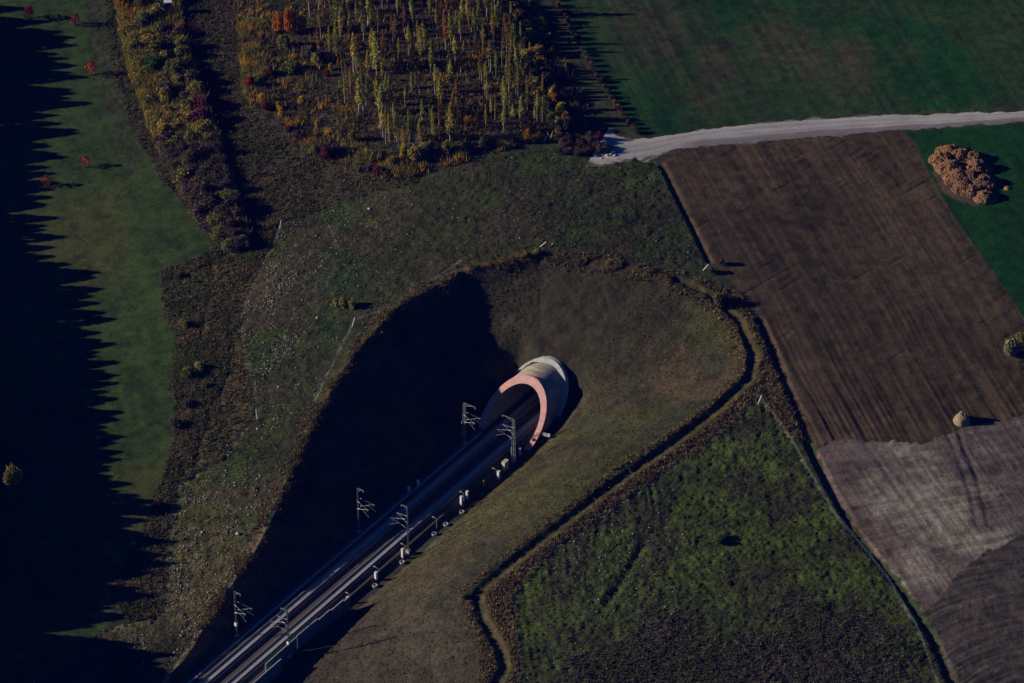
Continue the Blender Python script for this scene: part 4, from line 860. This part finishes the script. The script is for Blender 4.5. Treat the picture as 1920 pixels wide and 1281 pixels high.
while len(bb) < len(BIR) + 110:
    u, v = rnd.uniform(585, 1045), rnd.uniform(5, 290)
    w_ = bool(in_poly(np.array([u]), np.array([v]), wp)[0]); dens = .45 + .55 * (u > 900) + .5 * (v < 70)
    if w_ and rnd.random() < dens and min((abs(u - q[0]) + abs(v - q[1]) * .6) for q in bb) > 4: bb.append((u, v, rnd.uniform(5.0, 9.5), rnd.choice([0, 0, 0, 2, 1, 3])))
bb.sort(key=lambda q: -q[1]); rows = [bb[i:i + 16] for i in range(0, len(bb), 16)]
for ri_, row in enumerate(rows):
    for k, (u, v, h, c) in enumerate(sorted(row)):
        h *= .78 if u > 985 else 1.0
        cn = ['ygreen', 'rust', 'yellow', 'green'][c]; cl = {'ygreen': rnd.choice(['ygreen', 'olive', 'ygreen', 'gold']), 'rust': 'rust', 'yellow': 'gold', 'green': 'ygreen'}[cn]
        si = 'tall' if h > 9.3 else ('short' if h < 6.8 else 'slender')
        plant('birch_tree', 'birch', '%s %s birch, %s from the left in the %s row behind the mound' % (si, CN[cl], ORD[k + 1], 'front' if ri_ == 0 else ORD[ri_ + 1]), u, v, h, h * rnd.uniform(.95, 1.9), rnd.choice(BC), rnd.choice(BT), cl, 'slender birches of the plantation', 'crown', 'trunk', lean=.045)
# single shrubs, trees and bushes that can be told apart
G1 = 'shrubs along the edges of the birch plantation'
for a in [(522,62,4.8,1.5,'orange','large orange shrub at the top left of the plantation'),(545,66,6.6,1.8,'orange','tallest orange shrub at the top left of the plantation'),(566,60,5.2,1.7,'gold','rust coloured shrub right of the tallest orange shrub'),(532,88,3.5,1.8,'olive','olive shrub under the tallest orange shrub'),
          (492,192,2.6,1.1,'yellow','upper left one of the bright yellow bushes left of the birches'),(523,208,2.8,1.0,'yellow','middle one of the bright yellow bushes left of the birches'),(527,222,2.6,.9,'yellow','bright yellow bush just below the middle one'),(538,232,1.6,.7,'yellow','small yellow bush lowest of the group left of the birches'),(565,194,1.8,.9,'yellow','small yellow bush right of the yellow group'),
          (498,206,2.0,1.4,'wine','wine red bush below the upper yellow bush'),(545,250,2.2,1.8,'wine','wine red bush at the left foot of the plantation'),(560,262,2.4,1.8,'purple','purplish bush at the left foot of the plantation'),(612,298,2.8,2.2,'wine','wide wine red bush by the mound, left'),(590,290,2.4,1.2,'olive','olive bush left of the wide wine red bush'),(628,290,2.6,1.8,'purple','purplish bush right of the wide wine red bush'),
          (710,328,2.6,2.0,'wine','wine red bush at the lowest tip of the plantation'),(735,312,2.6,1.6,'gold','golden bush at the lowest tip of the plantation'),(758,300,3.4,1.3,'yellow','bright yellow bush at the lower edge below the birches'),(748,306,2.2,1.3,'yellow','small yellow bush left of the bright one at the lower edge'),(775,302,4.0,2.0,'gold','golden shrub at the lower edge right of the yellow bush'),(800,292,4.2,2.2,'olive','olive shrub at the lower edge, tall'),(690,322,2.4,1.8,'purple','purplish bush at the lower tip left of the wine red one'),
          (835,290,2.6,1.8,'olive','low olive bush at the lower edge, centre'),(865,284,2.2,1.8,'brown','low brown bush at the lower edge, right of centre'),(905,275,2.0,1.6,'brown','low brown bush at the lower edge near the clearing'),(950,268,2.2,1.8,'olive','low olive bush at the lower edge, far right'),
          (990,256,2.6,1.2,'orange','orange bush at the lower right corner of the plantation'),(998,250,2.2,1.0,'rust','rust coloured bush at the lower right corner'),(1050,226,4.2,1.5,'yellow','bright yellow shrub at the eastern corner of the plantation'),(1058,236,3.6,1.3,'yellow','lower yellow shrub at the eastern corner'),(1036,190,4.2,1.1,'yellow','yellow shrub on the east edge above the corner'),(1034,150,2.8,.6,'orange','small orange bush on the east edge'),(1046,244,3.0,1.8,'ygreen','yellow-green shrub below the eastern yellow shrubs'),
          (620,132,2.2,.7,'yellow','tiny yellow bush among the left birches'),(635,124,1.8,.6,'orange','tiny orange bush among the left birches'),(592,120,2.6,1.3,'ygreen','yellow-green bush at the left birches'),(612,142,1.8,1.0,'red','tiny red bush at the left birches'),(885,196,2.0,.6,'orange','tiny orange bush amid the right birches'),(660,265,2.8,1.2,'gold','golden bush in front of the left birches'),(595,240,1.6,.7,'yellow','small yellow bush right of the wine red foot'),
          (500,142,2.4,1.6,'rust','rust bush at the left margin of the plantation'),(470,165,2.6,2.0,'red','dark red bush at the far left margin'),(545,135,2.6,2.6,'olive','wide olive bush above the yellow bushes'),(575,110,3.2,2.4,'brown','wide brown bush left of the birches')]:
    shrub(a[0], a[1], a[2], a[3], a[4], a[5], G1)
E0 = resamp([(962,8),(985,50),(1008,95),(1025,135),(1040,175),(1056,215),(1068,246)], 15)
for k, q in enumerate(E0):
    c = rnd.choice(['gold', 'rust', 'brown', 'olive', 'gold', 'brown']); shrub(q[0] - 6 + rnd.uniform(-4, 4), q[1], rnd.uniform(2.6, 3.4), rnd.uniform(1.8, 2.4), c, '%s shrub in the dense east edge, %s from the top' % (CN[c], ORD[k + 1]), 'dense shrubs of the east edge of the plantation')
    c = rnd.choice(['ygreen', 'olive', 'gold', 'brown']); shrub(q[0] - 26 + rnd.uniform(-5, 5), q[1] + 4, rnd.uniform(2.4, 3.2), rnd.uniform(1.6, 2.2), c, '%s shrub just inside the east edge, %s from the top' % (CN[c], ORD[k + 1]), 'dense shrubs of the east edge of the plantation')
k = 0
E1 = resamp([(1040,2),(1080,72),(1118,140),(1148,190),(1172,226),(1196,250)], 26)
for k, q in enumerate(E1):
    c = rnd.choice(['purple', 'brown', 'rust', 'purple']); shrub(q[0] + rnd.uniform(-3, 3), q[1], rnd.uniform(.9, 1.6), rnd.uniform(.7, 1.2), c, 'low %s bush beside the green field, %s from the top of the row' % (CN[c], ORD[k + 1]), 'low bushes between the lane and the green field', bare=rnd.random() < .4)
for k in range(20):
    u = 1050 + 17 * (k % 5) + rnd.uniform(-5, 5); v = 262 + 9 * (k // 5) + rnd.uniform(-3, 3); c = rnd.choice(['purple', 'purple', 'wine', 'brown'])
    shrub(u, v, rnd.uniform(1.4, 2.4), rnd.uniform(1.0, 1.6), c, 'bare %s bush by the road end, %s from the left in the %s row' % (CN[c], ORD[k % 5 + 1], ORD[k // 5 + 1]), 'bare bushes at the end of the road', bare=True)
for a in [(172,141,3.6,1.7,'scarlet','scarlet sapling in the shade at the upper left'),(162,314,2.8,1.3,'scarlet','scarlet sapling with its shadow on the meadow'),(88,350,2.8,1.3,'scarlet','scarlet sapling at the brink of the big shadow'),(143,48,3.0,1.5,'red','dark red sapling at the top beside the hedgerow'),(55,36,3.4,1.9,'red','dark red sapling at the top left corner')]:
    plant('sapling', 'tree', a[5], a[0], a[1], a[2] * 1.1, a[3] * 2.7, rnd.choice(SC_), ST[0], a[4], 'red leaved saplings on the meadow', 'crown', 'stems')
lone = shrub(30, 962, 12.3, 2.3, 'gold', 'lone golden tree standing in the big shadow at the far left', None, name='broadleaf_tree', cat='tree')
for ch in lone.children:
    if ch.name.startswith('foliage'): ch.location.z = .64; ch.scale = (1, 1, .36)
for a in [(372,692,2.2,1.6,'ygreen','yellow-green bush in the rough grass by the meadow'),(352,706,2.0,1.5,'olive','olive bush left of the yellow-green one by the meadow'),(385,725,1.4,1.2,'brown','brown bush below the yellow-green one by the meadow'),
          (629,574,1.8,1.0,'ygreen','left one of three yellow-green bushes on the mound'),(643,576,2.0,1.1,'ygreen','middle one of three yellow-green bushes on the mound'),(660,577,2.1,1.2,'ygreen','right one of three yellow-green bushes on the mound'),
          (1348,572,3.0,2.3,'brown','round brown bush with long shadow beside the ploughed field'),(1333,512,1.6,1.1,'brown','small brown bush under the leaning strut by the ploughed field'),(1352,496,1.6,1.1,'brown','thin brown bush whose shadow falls on the ploughed field'),
          (1350,1014,1.5,1.9,'green','low green bush alone on the green triangle'),(872,1122,1.1,1.0,'green','dark green bush at the bend of the ditch'),(885,1112,.9,.9,'green','smaller green bush right of the ditch bend'),
          (1896,662,3.6,2.6,'straw','pale rounded bush at the right edge of the ploughed field'),(1920,690,1.6,1.8,'brown','low brown bush at the right edge below the pale one'),(1915,640,1.8,1.4,'olive','low olive bush behind the pale one at the right edge'),
          (1005,479,1.5,1.3,'ygreen','yellow-green bush on the brink above the tunnel'),(985,482,1.3,1.2,'gold','golden bush left of the yellow-green one on the brink'),
          (335,520,1.2,1.2,'brown','brown bush at the upper corner of the rough margin'),(420,445,1.4,1.3,'green','green bush below the end of the hedgerow'),(345,612,1.6,1.4,'olive','olive bush on the rough margin beside the meadow'),(330,800,1.6,1.6,'brown','brown bush low on the rough margin'),(350,760,1.5,1.5,'brown','brown bush mid rough margin by the meadow')]:
    shrub(a[0], a[1], a[2], a[3], a[4], a[5], None)
# wood beyond the left edge of the picture: only its shadow is seen, all across the meadow
edge = [(-60,40),(20,60),(50,185),(100,190),(230,165),(330,128),(420,135),(470,150),(560,195),(700,228),(850,212),(960,245),(1040,250),(1110,205),(1180,120),(1230,240),(1300,280),(1400,300)]
ev = np.array([e[0] for e in edge], float); eu = np.array([e[1] for e in edge], float)
for k in range(96):
    v = -50 + 15.4 * k
    if 1182 < v < 1212: continue
    for r_ in range(4):
        h = rnd.uniform(14.5, 17.2) - (r_ == 2) * 1.0; u = float(np.interp(v, ev, eu)) + 42 - 28.4 * 15.8 - r_ * 32 + rnd.uniform(-8, 8); vv = v + rnd.uniform(-6, 6)
        x_, y_ = at_z(u, vv, gz(*at_z(u, vv, 5)[:2]))[:2]
        plant('forest_tree', 'tree', 'tall dark tree of the wood beyond the left edge of the photo', 0, 0, h, h * 1.05, rnd.choice(FC), FT, 'dark', 'trees of the wood beyond the left edge', 'crown', 'trunk', at=Vector((x_, y_, gzz(x_, y_))), js=.1)

# ------------------------------------------------------------------ dry grass, scrub and brambles (uncountable)
def tufts(name, q, hmin, hmax, wd, cfun, label, blades=4):
    n = len(q); z = ggrid(q[:, 0], q[:, 1]); h = hmin + (hmax - hmin) * RS.rand(n) ** 1.6; V_ = []
    for b in range(blades):
        a = RS.rand(n) * 6.28; o_ = RS.rand(n) * 6.28; r = wd * (.3 + .7 * RS.rand(n)); bx = q[:, 0] + .5 * r * np.cos(o_); by = q[:, 1] + .5 * r * np.sin(o_); le = .6 * h * RS.rand(n)
        w_ = .06 + .09 * RS.rand(n); hh = h * (.6 + .5 * RS.rand(n))
        V_.append(np.stack([np.stack([bx - w_ * np.cos(a), by - w_ * np.sin(a), z - .03], 1), np.stack([bx + w_ * np.cos(a), by + w_ * np.sin(a), z - .03], 1), np.stack([bx + le * np.cos(o_), by + le * np.sin(o_), z + hh], 1)], 1))
    Vt = np.stack(V_, 1).reshape(-1, 3); me = np_mesh(name, Vt, np.arange(len(Vt)).reshape(-1, 3), False); c = cfun(q[:, 0], q[:, 1]) * (.45 + 1.2 * RS.rand(n, 1)) * np.array([[1, 1, .8]]); vcol(me, np.repeat(c, 3 * blades, 0))
    return tag(link(name, me, None, M['tuft']), label, None, None, 'stuff')
def zin(n, x, y): return in_poly(x, y, Z[n])
def mixc(a, b, k): k = np.clip(k, 0, 1)[:, None]; return np.array(a) * (1 - k) + np.array(b) * k
q = scatter(44000, lambda x, y: (zin('wood', x, y) | zin('hedge', x, y)) * (.35 + .65 * sm(.4, .6, fbm(x, y, 6, 3, 201))))
tufts('undergrowth', q, .15, .85, .5, lambda x, y: mixc((.095, .088, .045), (.135, .092, .062), sm(.42, .6, fbm(x, y, 7, 3, 202))), 'brown and dull green undergrowth between the birches and hedge')
def d_rim(x, y):
    d = seg_dist(x, y, RIM[3:16]); dd_ = seg_dist(x, y, DITCH); return np.clip(np.exp(-(d / 1.8) ** 2) * sm(.42, .6, fbm(x, y, 4, 3, 203)) * (1 - .6 * (dd_ < 6)) + .16 * zin('brown', x, y) + .15 * np.exp(-((dd_ - 2.4) / .8) ** 2), 0, 1) * (dd_ > 1.5)
def dist_in(x, y, poly): return seg_dist(x, y, list(poly) + [poly[0]])
HP = [np.array(W(*p)[:2]) for p in [(212,-30),(240,125),(290,270),(330,345),(372,415),(420,458),(468,452),(455,395),(425,325),(405,255),(385,190),(362,130),(340,60),(330,-30)]]
q = scatter(8500, lambda x, y: in_poly(x, y, HP) * 1.0)
def hcol(x, y):
    k = sm(-8, 8, y - W(350, 265)[1] + 12 * (fbm(x, y, 8, 3, 211) - .5)); c = mixc((.165, .135, .095), (.25, .225, .06), k); g = sm(.55, .7, fbm(x, y, 5, 3, 212)) * k; return c * (1 - g[:, None]) + np.array([.34, .20, .035]) * g[:, None]
tufts('hedge_twigs', q, 1.0, 3.0, 1.1, hcol, 'feathery olive and brown twigs filling the hedgerow between its shrubs', 6)
ED = [np.array(W(*p)[:2]) for p in [(468,60),(480,150),(500,215),(560,262),(620,295),(700,325),(770,318),(830,292),(920,272),(1000,252),(1060,238),(1048,190),(1020,120),(985,50),(965,0)]]
q = scatter(12000, lambda x, y: (np.exp(-(seg_dist(x, y, ED) / 3.5) ** 2) + .10 * zin('wood', x, y)) * zin('wood', x, y) * sm(.42, .6, fbm(x, y, 5, 3, 213)))
def ecol(x, y):
    a = fbm(x, y, 6, 3, 214); c = mixc((.14, .11, .075), (.22, .19, .06), sm(.4, .55, a)); g = sm(.56, .68, fbm(x, y, 4, 3, 215)); return c * (1 - g[:, None]) + np.array([.42, .24, .035]) * g[:, None]
tufts('young_growth', q, .5, 2.2, .9, ecol, 'hazy brown, olive and golden young growth along the plantation edges', 5)
q = scatter(21000, d_rim)
tufts('dry_grass', q, .15, .8, .4, lambda x, y: mixc((.17, .135, .070), (.20, .14, .075), fbm(x, y, 3, 3, 204)), 'tall tan dry grass along the brink of the cutting and the ditch')
q = scatter(26000, lambda x, y: (zin('rough', x, y) & ~in_poly(x, y, RIM)) * (.3 + .7 * sm(.4, .6, fbm(x, y, 4, 3, 205))) * (1 - .6 * zin('tan', x, y)))
tufts('rough_grass', q, .12, .65, .45, lambda x, y: mixc((.16, .125, .072), (.105, .110, .050), sm(.42, .6, fbm(x, y, 8, 3, 206))), 'rough brown grass in the margin between meadow and mound')
q = scatter(22000, lambda x, y: sm(-3, 5, seg_dist(x, y, Z['scrub'][:14]) * np.where(zin('scrub', x, y), 1, -1) + (fbm(x, y, 7, 4, 124) - .5) * 16) * zin('tri', x, y) * (y > -128))
tufts('scrub', q, .1, .55, .5, lambda x, y: mixc((.105, .090, .070), (.080, .090, .038), sm(.5, .65, fbm(x, y, 6, 3, 207))), 'dark dead scrub covering the foot of the green triangle')
q = scatter(70000, lambda x, y: np.clip((zin('mound', x, y) | zin('tri', x, y)) * .7 + in_poly(x, y, RIM) * (np.abs(ab(x, y)[1]) > 9.5) * .8, 0, 1) * (dfloor(*ab(x, y)) > 1))
def c_short(x, y):
    c = mixc((.075, .090, .042), (.110, .112, .042), sm(.45, .62, fbm(x, y, 12, 3, 208))); k = in_poly(x, y, RIM); c[k] = mixc((.135, .112, .080), (.105, .100, .060), fbm(x, y, 5, 3, 209))[k]; return c
tufts('grass', q, .06, .26, .3, c_short, 'short uneven grass on mound, slopes and green triangle', 3)
